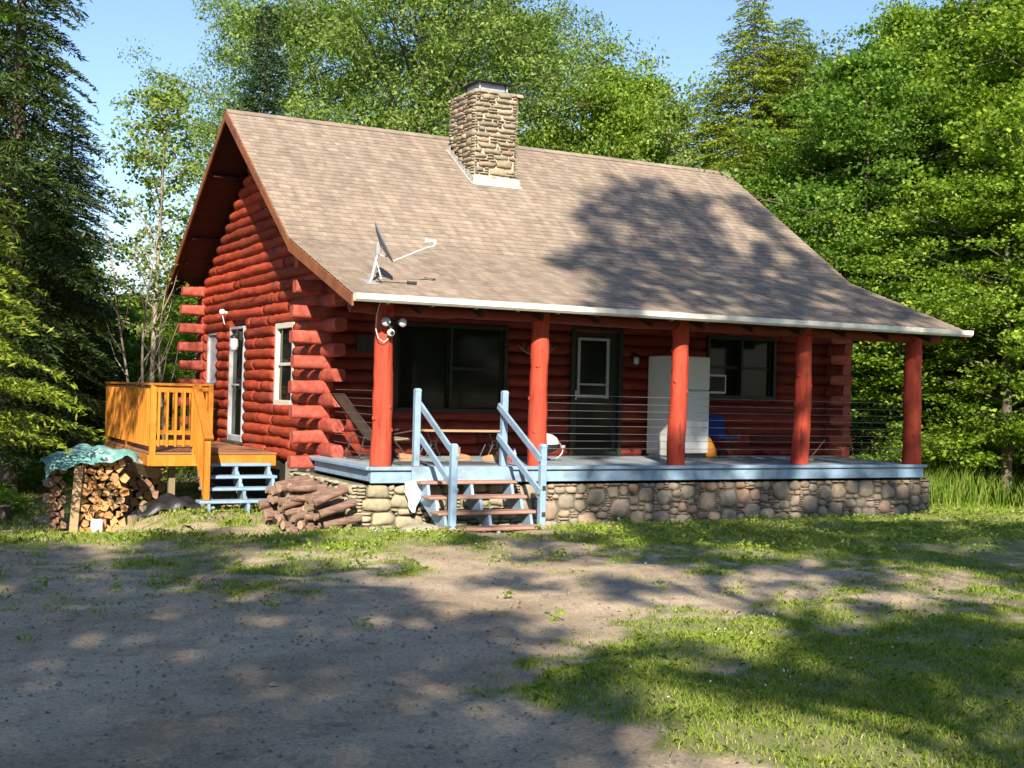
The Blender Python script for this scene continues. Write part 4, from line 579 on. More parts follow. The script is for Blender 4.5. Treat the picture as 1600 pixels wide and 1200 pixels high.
# porch door: dark slab, pale storm window, handle
d_ = MB(); d_.box((4.92, PY0+.06, 1.03), (.88, .05, 2.04)); d_.box((4.46, PY0+.02, 1.04), (.07, .12, 2.08)); d_.box((5.38, PY0+.02, 1.04), (.07, .12, 2.08)); d_.box((4.92, PY0+.02, 2.095), (.99, .12, .05))
door = d_.build('porch_door', 'dark_frame', cabin)
p = MB(); p.box((4.86, PY0+.028, 1.45), (.50, .01, .90)); p.box((4.92, PY0+.028, .5), (.68, .01, .72)); p.build('pane', 'glass', door)
p = MB()
for (cx, cz, sx, sz_) in ((4.58, 1.45, .05, 1.0), (5.14, 1.45, .05, 1.0), (4.86, 1.93, .51, .045), (4.86, .985, .51, .05), (4.86, 1.18, .51, .03)): p.box((cx, PY0+.012, cz), (sx, .03, sz_))
p.build('storm_frame', 'grey_white', door)
p = MB(); p.box((4.52, PY0-.005, 1.0), (.03, .05, .16)); p.tube([(4.52, PY0-.03, .96), (4.52, PY0-.07, .98), (4.52, PY0-.07, 1.06), (4.52, PY0-.03, 1.08)], .008); p.build('handle', 'steel', door)
# gable storm door
d_ = MB()
for (y, w_) in ((7.05, .045), (7.98, .045)): d_.box((PX0+.05, y, 1.03), (.11, w_, 2.1))
d_.box((PX0+.05, 7.515, 2.065), (.11, .885, .05)); d_.box((PX0+.05, 7.515, .04), (.1, .885, .12)); d_.box((PX0+.06, 7.515, 1.02), (.05, .885, .035))
sd = d_.build('side_door', 'grey_white', cabin); p = MB(); p.box((PX0+.07, 7.515, 1.05), (.012, .885, 1.94)); p.build('pane', 'glass', sd)
p = MB(); p.box((PX0-.01, 7.14, 1.04), (.03, .03, .18)); p.tube([(PX0-.01, 7.14, 1.1), (PX0-.06, 7.14, 1.1), (PX0-.06, 7.24, 1.1)], .01); p.build('handle', 'black', sd)
p = MB(); p.box((PX0+.01, 7.52, -.03), (.26, 1.0, .05)); p.build('threshold', 'iron', sd)
# porch: deck, fascia, posts, beam, cables, foundation
pd = MB(); x = 0.
while x < 9.68:
    w_ = .138; pd.box((x+w_/2, 1.27, -.02), (w_-.006, 2.58, .036), bev=.004); x += w_
deck = pd.build('porch_deck', 'deck_top', cabin)
p = MB(); p.box((4.85, -.035, -.022), (9.76, .05, .05), bev=.008); p.box((4.85, .0, -.13), (9.70, .04, .165), bev=.006); p.box((-.035, 1.15, -.022), (.05, 2.3, .05), bev=.008); p.box((0.02, 1.15, -.12), (.04, 2.28, .15), bev=.006)
p.box((1.3, -.068, -.11), (1.5, .026, .19), bev=.004)
p.build('fascia', 'blue', deck)
p = MB(); p.box((4.85, 1.3, -.17), (9.6, 2.3, .10)); p.build('deck_frame', 'iron', deck)
for i_, (px, top) in enumerate(((.20, 2.13), (2.545, 2.13), (4.91, 2.13), (7.245, 2.13), (9.60, 2.13))):
    rg = random.Random(60+i_); pts = []; rad = []; r0 = .128 if i_ < 4 else .142
    for k in range(15):
        t = k/14; pts.append((px+.010*math.sin(t*5+i_*2)+rg.gauss(0, .002)+(.05*t if i_ == 3 else .012*t), .17+.008*math.sin(t*4+i_), 2.15*t)); rad.append(r0*(1.08-.15*t+rg.gauss(0, .03)))
    m_ = MB(); m_.tube(pts, rad, 20, lump=.012, seed=i_)
    for _ in range(12):                              # knots
        t = rg.random(); a_ = rg.uniform(0, 6.28); q = np.array(pts[int(t*14)]); d = np.array([math.cos(a_), math.sin(a_), .15]); m_.tube([q+d*r0*.6, q+d*(r0+.004), q+d*(r0+.012)], [.045, .034, .016], 8)
    m_.build('porch_post', 'red_post', cabin, True)
m_ = MB(); log(m_, (RX0+.12, .17, 2.17-.11+.03), (RX1-.1, .17, 2.09), 77, .085, False); 
log(m_, (PX0+.1, .1, 2.1), (PX0+.1, 2.5, 2.5), 78, .09, False); log(m_, (PX1-.1, .1, 2.1), (PX1-.1, 2.5, 2.5), 79, .09, False)
m_.build('porch_beam', 'dark_beam', cabin, True)
for seg in (((2.66, .17), (9.60, .17)), ((.19, .25), (.24, 2.14)), ((9.62, .25), (9.95, 2.14))):
    m_ = MB()
    for k in range(9):
        z = .13+k*.108; a = np.array([*seg[0], z]); b = np.array([*seg[1], z])
        pts = [a+(b-a)*t-np.array([0, 0, .004*math.sin(k*2.)+.01*(k == 3)])*math.sin(math.pi*t) for t in np.linspace(0, 1, 7)]
        m_.tube(pts, .0034, 5)
    m_.build('cable_railing', 'wire', cabin)
fd = MB(); fd.box((4.87, .26, -.62), (9.96-.0, .38, .72), bev=.01); fd.box((-.04, 1.6, -.60), (.24, 2.5, .70), bev=.01); fd.box((9.76, 1.65, -.62), (.2, 2.38, .70), bev=.01)
fnd = fd.build('stone_foundation', 'mortar', cabin)
st = MB(); sz = [((9, 8), .012), ((8, 7), .03), ((7, 6), .06), ((5, 5), .07), ((6, 4), .12), ((4, 4), .25), ((5, 3), .5), ((4, 3), .9), ((3, 3), .6), ((4, 2), 1.2), ((3, 2), 1.5), ((2, 2), .8), ((4, 1), 1), ((3, 1), .8)]
pack(st, (2.15, .075, -.99), (1, 0, 0), (0, 0, 1), (0, -1, 0), 7.78, .77, sz, 21, .037, .048, .85, .004, 1500)
pack(st, (9.91, .06, -.97), (0, 1, 0), (0, 0, 1), (1, 0, 0), 2.8, .74, sz, 22, .037, .048, .85, .004, 400)
st.build('field_stones', 'field_stone', fnd, True)
st = MB(); sz2 = [((9, 4), .06), ((7, 4), .1), ((7, 3), .3), ((6, 3), .5), ((5, 3), .7), ((6, 2), 1), ((5, 2), 1), ((4, 2), 1), ((3, 2), 1), ((2, 2), .5), ((4, 1), .6)]
pack(st, (-.17, .065, -1.0), (1, 0, 0), (0, 0, 1), (0, -1, 0), 2.34, .80, sz2, 23, .045, .055, .35, .010, 500)
pack(st, (-.16, 2.85, -1.0), (0, -1, 0), (0, 0, 1), (-1, 0, 0), 2.8, .78, sz2, 24, .045, .055, .35, .010, 500)
st.build('ledge_stones', 'ledge_stone', fnd, True)
cf = MB(); cf.box((PX0+.14, 7.3, -.62), (.16, 5.9, .86)); cf.build('deck_shade_backing', 'deck_shade', fnd); cf = MB(); cf.box((PX0+.12, 3.6, -.62), (.22, 1.5, .86)); cf.build('concrete_footing', 'concrete', fnd); cf = MB(); cf.box((PX0+5, PY1-.1, -.6), (9.8, .2, .8)); cf.build('concrete_footing', 'concrete', fnd)  # first box: dark backing added where only under-deck shade shows

# ------------------------------------------------------------ front steps
fs = empty('front_steps', (1.3, -.6, -.75), 'open wooden steps with red-brown treads and blue handrails at the porch', 'steps')
for k in range(1, 5):
    m_ = MB(); z = -.175*k+.0; y = -.28*k+.13
    m_.box((1.31+.0, y, z-.02), (1.42, .29, .04), bev=.01); m_.build('tread', 'tread', fs)
for x in (.70, 1.33, 1.93):
    m_ = MB(); P = [(x-.02, -.06, -.16)]
    for k in range(1, 5): P += [(x-.02, -.28*(k-1)-.06 if k > 1 else -.06, -.175*k-.043), (x-.02, -.28*k+.0, -.175*k-.043)]
    m_.prism(P+[(x-.02, -1.12, -.86), (x-.02, -.93, -.86), (x-.02, -.06, -.44)], (.04, 0, 0)); m_.build('stringer', 'blue', fs)
def newel(x, y, z0, z1, s=.085, par=None, mat='blue'):
    m_ = MB(); h = s/2; c_ = h*.35
    m_.box((x, y, (z0+z1-.04)/2), (s, s, z1-z0-.04), bev=.007)
    ring = lambda q, z: [(x-h*q, y-h*q, z), (x+h*q, y-h*q, z), (x+h*q, y+h*q, z), (x-h*q, y+h*q, z)]
    V = ring(.98, z1-.041)+ring(.96, z1-.02)+ring(.6, z1)
    m_.add(V, [[0, 1, 5, 4], [1, 2, 6, 5], [2, 3, 7, 6], [3, 0, 4, 7], [4, 5, 9, 8], [5, 6, 10, 9], [6, 7, 11, 10], [7, 4, 8, 11], [8, 9, 10, 11]])
    m_.build('newel_post', mat, par)
for x in (.66, 1.96):
    newel(x, -.0+.06, -.0, 1.04, .085, fs); newel(x+(.03 if x < 1 else -.0), -1.08, -.80, .36, .085, fs)
    for z in (.80, .38):
        m_ = MB(); xo = x+(.062 if x < 1 else -.062); m_.bar((xo, .12, z+.03), (xo, -1.13, z-.63), .034, .088); m_.build('handrail', 'blue', fs)
for z in (-.21, -.55): m_ = MB(); m_.box((1.965, -1.125, z), (.05, .012, .06)); m_.build('bracket', 'iron', fs)
# side deck
sdk = empty('side_deck', (-.9, 6.3, -1.1), 'amber stained wooden deck with slatted rail at the gable door', 'deck')
DX0, DX1, DY0, DY1, DZ = -1.95, .02, 4.33, 8.35, -.05
m_ = MB(); y = DY0
while y < DY1: m_.box(((DX0+DX1)/2, y+.07, DZ-.018), (DX1-DX0+.05, .133, .036), bev=.005); y += .14
m_.build('decking', 'amber_floor', sdk)
for a, b in (((DX0, DY0-.02), (DX1+.0, DY0-.02)), ((DX0-.02, DY0), (DX0-.02, DY1)), ((DX0, DY1+.02), (DX1, DY1+.02))):
    m_ = MB(); m_.bar((*a, DZ-.125), (*b, DZ-.125), .04, .17); m_.build('rim_joist', 'amber', sdk)
for y in (5.2, 6.2, 7.2): m_ = MB(); m_.box(((DX0+DX1)/2, y, DZ-.12), (DX1-DX0-.1, .04, .15)); m_.build('joist', 'grey_post', sdk)
def rpost(x, y, z0=-.24, z1=.98, s=.09):
    m_ = MB(); m_.box((x, y, (z0+z1)/2), (s, s, z1-z0), bev=.006); m_.build('rail_post', 'amber', sdk)
for (x, y) in ((DX0+.03, DY0+.03), (DX0+.03, DY1-.03), (-1.27, DY0+.03), (DX1-.09, DY1-.03), (DX0+.03, 6.35)): rpost(x, y)
def rail(a, b, n):
    a = np.array(a); b = np.array(b)
    m_ = MB(); m_.bar((*a, 1.0), (*b, 1.0), .13, .036); m_.build('top_rail', 'amber_dark', sdk)
    m_ = MB(); m_.bar((*a, .92), (*b, .92), .036, .085); m_.build('upper_rail', 'amber', sdk)
    m_ = MB(); m_.bar((*a, .10), (*b, .10), .036, .085); m_.build('lower_rail', 'amber', sdk)
    d = (b-a)/np.linalg.norm(b-a); nn = np.array([d[1], -d[0]])
    for k in range(n):
        q = a+(b-a)*(k+.7)/(n+.4); m_ = MB(); m_.bar((*(q+nn*.036), .04), (*(q+nn*.036), .93), .036, .036, up=(d[0], d[1], 0)); m_.build('baluster', 'amber', sdk)
rail((DX0+.02, DY1), (DX0+.02, DY0), 29); rail((DX0+.02, DY0+.02), (-1.24, DY0+.02), 5); rail((DX1-.05, DY1-.02), (DX0+.02, DY1-.02), 12)
for (x, y, z) in ((-1.55, 4.65, -1.0), (-1.55, 7.9, -1.35), (-.2, 7.9, -1.1)):
    m_ = MB(); m_.box((x, y, (z-.12)/2-.06), (.1, .1, -z-.1), bev=.006); m_.build('support_post', 'grey_post', sdk)
# stair rail of the side deck
m_ = MB(); m_.bar((-1.27, DY0+.0, 1.0), (-1.285, 3.38, .20), .14, .04); m_.build('stair_rail', 'amber_dark', sdk)
m_ = MB(); m_.box((-1.29, 3.46, -.26), (.09, .09, .92), bev=.006); m_.build('rail_post', 'amber', sdk)
for k in range(8):
    t = (k+.6)/8.4; x = -1.25-.02*t; y = DY0-.02-t*.8; zt = .93-.75*t; m_ = MB(); m_.box((x-.035, y, zt-.46), (.036, .036, .90), bev=.004); m_.build('baluster', 'amber', sdk)
# blue side steps
ss = empty('side_steps', (-.7, 3.9, -.9), 'low blue-grey open steps under the amber side deck', 'steps')
for k, (z, x0, x1) in enumerate(((-.235, -1.16, -.10), (-.41, -1.24, -.07), (-.575, -1.30, -.08), (-.745, -1.40, -.10))):
    m_ = MB(); m_.box(((x0+x1)/2, 4.25-.25*k-.10+.12, z), (x1-x0, .27, .045), bev=.008); m_.build('tread', 'blue', ss)
for x in (-1.2, -.66, -.14):
    m_ = MB()
    for k in range(4): m_.box((x-.02*k*(x < -1), 4.25-.25*k+.03-.06, -.235-.17*k-.115), (.045, .20, .18), bev=.003)
    P = [(x, 4.2, -.30), (x, 3.42, -.84), (x, 3.62, -.98), (x, 4.3, -.52)]; m_.prism(P, (.04, 0, 0)); m_.build('stringer', 'blue', ss)

# ------------------------------------------------------------ things on the house
# satellite dish
sdh = empty('satellite_dish', (0, .22, 2.4), 'grey satellite dish on a bent mast above the left eave', 'satellite dish')
m_ = MB(); B0 = np.array([.0, .2, 2.41]); m_.tube([B0+[0, 0, .0], B0+[.03, .02, .07], B0+[.10, .05, .33], B0+[.13, .06, .43]], .021, 10)
m_.box(B0+[0, 0, .012], (.16, .16, .02), rot=Matrix.Rotation(.335, 3, 'X')); m_.tube([B0+[.13, -.08, .05], B0+[.1, .05, .3]], .010, 6); m_.build('mast', 'steel', sdh)
cD = B0+np.array([.19, .03, .56]); rv = np.array([.89, -.456, 0]); ax = nvec(rv*.90+np.array([0, 0, .42])+np.array([.2, .4, 0])*.12); up2 = nvec(np.cross(np.cross(ax, (0, 0, 1)), ax)); si = np.cross(ax, up2)
m_ = MB(); n_ = 28; V = []; F = []
for side, off in ((1, 0.), (-1, -.012)):
    for i in range(7):
        r_ = i/6
        for j in range(n_):
            th = 2*math.pi*j/n_; V.append(cD+up2*math.cos(th)*r_*.29+si*math.sin(th)*r_*.25+ax*(.055*r_*r_-.045+off))
for s2 in (0, 1):
    o_ = s2*7*n_
    for i in range(6):
        for j in range(n_):
            f = [o_+i*n_+j, o_+i*n_+(j+1) % n_, o_+(i+1)*n_+(j+1) % n_, o_+(i+1)*n_+j]; F.append(f if s2 == 0 else f[::-1])
for j in range(n_): F.append([6*n_+j, 6*n_+(j+1) % n_, 13*n_+(j+1) % n_, 13*n_+j])
m_.add(V, F); m_.build('reflector', 'dish', sdh, True)
m_ = MB(); m_.box(B0+[.12, .055, .45], (.06, .07, .15)); m_.bar(B0+[.13, .05, .5], cD-ax*.05, .07, .09); m_.bar(B0+[.14, .05, .38], cD-up2*.2-ax*.03, .04, .02); m_.build('bracket', 'steel', sdh)
bot = cD-up2*.285; e1 = bot+rv*.42+np.array([.02, .05, .19]); e2 = e1+rv*.14+np.array([0, 0, .10])
m_ = MB(); m_.tube([bot-ax*.01, bot+(e1-bot)*.5+np.array([0, 0, -.0]), e1, e2+[0, 0, -.06], e2], [.013]*5, 8); m_.build('feed_arm', 'steel', sdh)
m_ = MB(); m_.tube([e2+rv*.01, e2-rv*.09], .022, 10); m_.tube([e2-rv*.08, e2-rv*.13], [.022, .042], 12); m_.tube([e2+[0, 0, -.05], e2+[0, 0, .02]], .02, 8); m_.build('receiver_head', 'white', sdh)
m_ = MB(); yb = .26; zb = EAVE[1]+(KINK[1]-EAVE[1])/(KINK[0]-EAVE[0])*(yb-EAVE[0])+.02
m_.box((.62, yb, zb+.012), (.13, .05, .035)); m_.tube([(.1, yb, zb), (.3, yb-.01, zb), (.58, yb, zb+.004)], .006, 6); cb = m_.build('roof_cable_clamp', 'iron'); tag(cb, 'small dark cable clamp lying on the shingles right of the dish', 'clamp')
# porch flood light
fl_ = empty('flood_light', (.2, .03, 1.86), 'white twin-head flood light with a sensor on the leftmost porch post', 'flood light')
m_ = MB(); m_.box((.22, .035, 1.90), (.11, .05, .11)); m_.tube([(.22, .02, 1.9), (.15, -.03, 1.9)], .014, 8); m_.tube([(.22, .02, 1.9), (.32, -.02, 1.9)], .014, 8); m_.build('junction_box', 'black', fl_)
for (c, a) in (((.15, -.04, 1.9), (-.45, -1, -.1)), ((.35, -.03, 1.9), (.3, -1, -.1))):
    m_ = MB(); m_.lathe(np.array(c)-nvec(a)*.05, [(.018, 0), (.03, .02), (.05, .07), (.062, .11), (.05, .125), (.02, .13)], 18, a); m_.build('lamp_head', 'bulb', fl_, True)
m_ = MB(); m_.tube([(.23, .02, 1.84), (.22, -.03, 1.78)], .012, 8); m_.lathe((.22, .0, 1.76), [(.03, 0), (.05, .02), (.05, .05), (.03, .075)], 16, (0, -1, -.1)); m_.build('motion_sensor', 'white', fl_, True)
m_ = MB(); m_.lathe((.22, -.07, 1.755), [(.028, 0), (.026, .012), (.01, .02)], 14, (0, -1, -.1)); m_.build('sensor_lens', 'black', fl_, True)
m_ = MB(); m_.tube([(.04, -.08, 2.13), (.035, .0, 2.0), (.03, .02, 1.8), (.06, .0, 1.68), (.14, -.0, 1.63), (.2, .0, 1.68)], .006, 6); m_.build('cord', 'white', fl_)
# gable lights
gs = empty('motion_light', (.06, 8.1, 2.35), 'small white sensor lamp on the red logs above the gable door', 'lamp')
m_ = MB(); m_.lathe((.05, 8.1, 2.33), [(.03, 0), (.055, .02), (.055, .07), (.03, .1)], 16); m_.box((.1, 8.1, 2.37), (.09, .05, .05)); m_.build('housing', 'white', gs, True)
m_ = MB(); m_.tube([(.05, 8.1, 2.33), (.06, 8.05, 2.25), (.07, 7.98, 2.14)], .007, 6); m_.build('cord', 'white', gs)
gl = empty('wall_lantern', (.03, 6.93, 1.95), 'glass jar wall lantern beside the white gable door', 'lantern')
m_ = MB(); m_.box((.09, 6.92, 1.9), (.05, .1, .16)); m_.tube([(.09, 6.92, 1.92), (.0, 6.92, 1.97), (-.02, 6.92, 1.9)], .012, 8); m_.lathe((-.02, 6.92, 1.86), [(.075, 0), (.07, .03), (.03, .06)], 14); m_.build('bracket', 'black', gl)
m_ = MB(); m_.lathe((-.02, 6.92, 1.62), [(.025, 0), (.06, .03), (.078, .1), (.07, .2), (.05, .24)], 18); m_.build('lamp_glass', 'bulb', gl, True)
for nm, (x, z), lb in (('wall_lantern', (5.62, 1.6), 'small wall lantern right of the dark porch door'),):
    o = empty(nm, (x, PY0-.05, z), lb, 'lantern'); m_ = MB(); m_.box((x, PY0-.02, z+.06), (.08, .03, .14)); m_.tube([(x, PY0-.03, z+.1), (x, PY0-.1, z+.14), (x, PY0-.12, z+.09)], .008, 6); m_.lathe((x, PY0-.12, z+.06), [(.06, 0), (.05, .03), (.01, .05)], 12); m_.build('bracket', 'black', o)
    m_ = MB(); m_.lathe((x, PY0-.12, z-.06), [(.03, 0), (.045, .02), (.05, .10), (.04, .12)], 12); m_.build('lamp_glass', 'bulb', o, True)
# antlers
an = MB(); c = np.array([3.72, PY0-.03, 1.62])
for s in (-1, 1):
    an.tube([c, c+[s*.1, -.05, .02], c+[s*.24, -.09, .07], c+[s*.36, -.1, .16]], [.02, .018, .014, .005], 7)
    an.tube([c+[s*.14, -.07, .03], c+[s*.16, -.1, .14]], [.012, .004], 6); an.tube([c+[s*.25, -.09, .08], c+[s*.25, -.12, .2]], [.011, .004], 6)
an.tube([c+[0, .03, -.05], c+[0, 0, .02]], [.04, .03], 8)
tag(an.build('antlers', 'grey_post', None, True), 'pair of deer antlers hung on the dark wall between window and porch door', 'antlers')
pf = MB(); pf.box((.82, PY0-.02, 1.70), (.26, .03, .26)); pf.box((.82, PY0-.037, 1.70), (.2, .008, .2)); tag(pf.build('wall_plaque', 'iron'), 'dim square plaque on the shaded wall left of the wide window', 'plaque')
# ------------------------------------------------------------ things on the porch
fr = empty('refrigerator', (6.25, 2.15, 0), 'white refrigerator with top freezer standing on the porch', 'refrigerator')
m_ = MB(); m_.box((6.28, 2.17, .86), (.76, .66, 1.66), bev=.012); m_.box((6.28, 2.17, .02), (.7, .6, .06)); m_.build('body', 'white', fr)
m_ = MB(); m_.box((6.28, 1.81, 1.41), (.765, .055, .55), bev=.014); m_.build('freezer_door', 'white', fr)
m_ = MB(); m_.box((6.28, 1.81, .60), (.765, .055, 1.04), bev=.014); m_.build('fridge_door', 'white', fr)
for z, l in ((1.27, .2), (.95, .28)): m_ = MB(); m_.box((5.94, 1.765, z), (.03, .035, l), bev=.008); m_.build('handle', 'white', fr)
m_ = MB(); m_.box((6.28, 1.83, .045), (.70, .04, .06)); m_.build('kick_plate', 'black', fr)
ac = empty('air_conditioner', (7.1, 2.4, 1.1), 'white window air conditioner beside the refrigerator', 'air conditioner')
m_ = MB(); m_.box((7.19, 2.50, 1.25), (.42, .36, .33), bev=.01); m_.build('housing', 'white', ac)
m_ = MB(); m_.box((7.19, 2.316, 1.25), (.35, .012, .26)); 
for k in range(8): m_.box((7.19, 2.306, 1.15+.028*k), (.34, .012, .008))
m_.build('grille', 'iron', ac)
og = MB(); c = (6.80, 1.98, 0); og.lathe(c, [(.09, .0), (.125, .04), (.135, .12), (.12, .2), (.085, .28), (.05, .33), (.02, .35)], 18)
og.v[0][:, 0] += .025*np.sin(og.v[0][:, 2]*14+1); og.v[0][:, 1] *= 1; tag(og.build('stuff_sack', 'orange', None, True), 'bright orange rounded bag on the porch floor beside the refrigerator', 'bag')
# blue camp chair
bc = empty('camp_chair', (7.25, 2.1, 0), 'blue canvas folding chair with black legs right of the refrigerator', 'chair')
m_ = MB(); m_.prism([(7.02, 2.36, .34), (7.46, 2.36, .34), (7.44, 2.43, .70), (7.0, 2.43, .72)], (0, .015, 0)); m_.build('backrest', 'blue_cloth', bc)
m_ = MB(); m_.prism([(7.0, 1.95, .33), (7.46, 1.95, .33), (7.46, 2.36, .30), (7.0, 2.36, .30)], (0, 0, .02)); m_.build('seat', 'blue_cloth', bc)
for (a, b) in (((7.0, 1.95, 0), (7.46, 1.97, .42)), ((7.46, 1.95, 0), (7.0, 1.97, .42)), ((7.0, 2.38, 0), (7.46, 2.36, .34)), ((7.46, 2.38, 0), (7.0, 2.36, .34)), ((7.0, 2.36, .3), (7.0, 2.44, .72)), ((7.46, 2.36, .3), (7.44, 2.44, .7))):
    m_ = MB(); m_.tube([a, b], .011, 8); m_.build('leg', 'black', bc)
# reclining lounge chair
lc = empty('reclining_chair', (.5, 1.5, 0), 'black-framed reclining lawn chair behind the leftmost porch post', 'chair')
for y in (1.32, 1.84):
    m_ = MB(); m_.tube([(.08, y, .93), (.35, y, .60), (.62, y, .26), (.80, y, .08)], .012, 8); m_.tube([(.32, y, .03), (.40, y, .33), (.75, y, .36), (1.13, y, .43)], .012, 8); m_.tube([(.72, y, .42), (1.10, y, .02)], .012, 8)
    m_.tube([(.30, y, .03), (1.12, y, .02)], .011, 8); m_.tube([(.62, y, .26), (1.1, y, .3)], .012, 8); m_.build('side_frame', 'iron', lc)
m_ = MB(); 
for (x, z) in ((.08, .93), (.32, .03), (1.10, .02), (.62, .26)): m_.tube([(x, 1.32, z), (x, 1.84, z)], .011, 8)
m_.build('cross_bar', 'iron', lc)
m_ = MB(); m_.prism([(.09, 1.34, .92), (.62, 1.34, .27), (.62, 1.82, .27), (.09, 1.82, .92)], (.012, 0, .012)); m_.prism([(.63, 1.34, .265), (1.08, 1.34, .31), (1.08, 1.82, .31), (.63, 1.82, .265)], (0, 0, .014)); m_.build('sling', 'sling', lc)
# bench
bn = empty('plank_bench', (2.25, 2.1, 0), 'low plank bench on ornate dark iron legs under the wide window', 'bench')
m_ = MB(); m_.box((2.28, 2.1, .41), (1.4, .34, .035), bev=.006); m_.build('bench_top', 'plank', bn)
for x in (1.75, 2.78):
    m_ = MB()
    m_.tube([(x-.12, 1.98, .02), (x-.03, 1.98, .2), (x-.1, 1.98, .39)], .012, 7); m_.tube([(x+.12, 1.98, .02), (x+.03, 1.98, .2), (x+.1, 1.98, .39)], .012, 7)
    m_.tube([(x-.12, 2.24, .02), (x-.03, 2.24, .2), (x-.1, 2.24, .39)], .012, 7); m_.tube([(x+.12, 2.24, .02), (x+.03, 2.24, .2), (x+.1, 2.24, .39)], .012, 7)
    m_.tube([(x, 1.98, .2), (x, 2.24, .2)], .01, 7); th = np.linspace(0, 6.28, 14); m_.tube([(x+.06*math.cos(t), 1.98, .2+.06*math.sin(t)) for t in th], .007, 6); m_.build('leg', 'black', bn)
def boot(c, h, mat, lab, rz_=0., cat='boot', sc=1.):
    m_ = MB(); pts = [(-.10, 0, .05), (-.02, 0, .055), (.08, 0, .045), (.15, 0, .035), (.175, 0, .03)]
    m_.tube(pts, [.045, .052, .047, .038, .018], 12); m_.tube([(-.07, 0, .05), (-.075, 0, h*.6), (-.08, 0, h)], [.05, .045, .05], 12); m_.box((.03, 0, .012), (.29, .095, .024), bev=.01)
    o = m_.build('boot', mat, None, True); o.location = c; o.rotation_euler = (0, 0, rz_); o.scale = (sc,)*3; tag(o, lab, cat)
boot((1.88, 1.25, 0), .2, 'leather', 'tan leather boot on the porch floor behind the step rail', .2)
boot((1.02, 1.25, 0), .11, 'leather', 'low tan shoe behind the upper left step post', .1, 'shoe')
boot((2.50, 1.0, 0), .16, 'plaid', 'dark boot with red trim lying by the upper right step post', -.7, 'boot')
boot((2.36, 1.15, 0), .14, 'leather', 'brown work shoe near the upper right step post', 2.4, 'shoe')
m_ = MB(); m_.lathe((2.57, .9, 0), [(.028, 0), (.03, .01), (.03, .13), (.014, .16), (.013, .18)], 14); bt = m_.build('bottle', 'bottle', None, True); tag(bt, 'small clear bottle with blue cap on the porch left of the second post', 'bottle')
m_ = MB(); m_.lathe((2.57, .9, .18), [(.016, 0), (.016, .025)], 12); m_.build('cap', 'blue_cloth', bt)
gr = empty('portable_grill', (3.25, 1.2, 0), 'small white-lidded portable grill on the porch right of the second post', 'grill')
m_ = MB(); m_.lathe((3.25, 1.25, .25), [(.23, 0), (.225, .04), (.19, .10), (.12, .145), (.03, .165)], 22); m_.build('lid', 'white', gr, True)
m_ = MB(); m_.lathe((3.25, 1.25, .12), [(.1, 0), (.19, .04), (.225, .12)], 22); m_.build('bowl', 'black', gr, True)
m_ = MB(); th = np.linspace(-1.6, 1.6, 12); m_.tube([(3.3+.2*math.cos(t), 1.12, .17+.14*math.sin(t)) for t in th], .009, 7); m_.tube([(3.12, 1.08, 0), (3.2, 1.2, .14)], .01, 6); m_.tube([(3.12, 1.4, 0), (3.2, 1.3, .14)], .01, 6); m_.tube([(3.4, 1.4, 0), (3.3, 1.3, .14)], .01, 6); m_.box((3.50, 1.13, .22), (.07, .05, .04)); m_.build('stand', 'steel', gr)
m_ = MB(); m_.box((1.3, .62, .006), (1.5, .62, .014), bev=.004); tag(m_.build('door_mat', 'rubber_mat'), 'long dark grey mat lying on the porch at the top of the steps', 'mat')
m_ = MB(); m_.tube([(8.02, .85, .03), (8.3, .8, .36)], .008, 6); m_.box((8.02, .85, .03), (.16, .05, .05)); tag(m_.build('hand_brush', 'plank'), 'short stick brush leaning by the fourth porch post', 'brush')
# towel hanging over the foundation corner of the steps
m_ = MB(); n1_, n2_ = 9, 14; V = []; F = []
for i in range(n2_):
    t = i/(n2_-1); w_ = .26*(1-t)**.8+.05; z = -.17-.42*t
    for j in range(n1_):
        s = j/(n1_-1)-.5; V.append((.60+s*w_-.03*t+.01*math.sin(i), -.10-.02*math.sin(s*18+t*3)-.02*t, z+.05*s*(1-t)))
for i in range(n2_-1):
    for j in range(n1_-1): F.append([i*n1_+j, i*n1_+j+1, (i+1)*n1_+j+1, (i+1)*n1_+j])
n0 = len(V); V += [(a, b+.012, c) for a, b, c in V]; F += [[q+n0 for q in f[::-1]] for f in F]
m_.add(V, F); tag(m_.build('towel', 'towel', None, True), 'white towel hanging on the stones left of the front steps', 'towel')

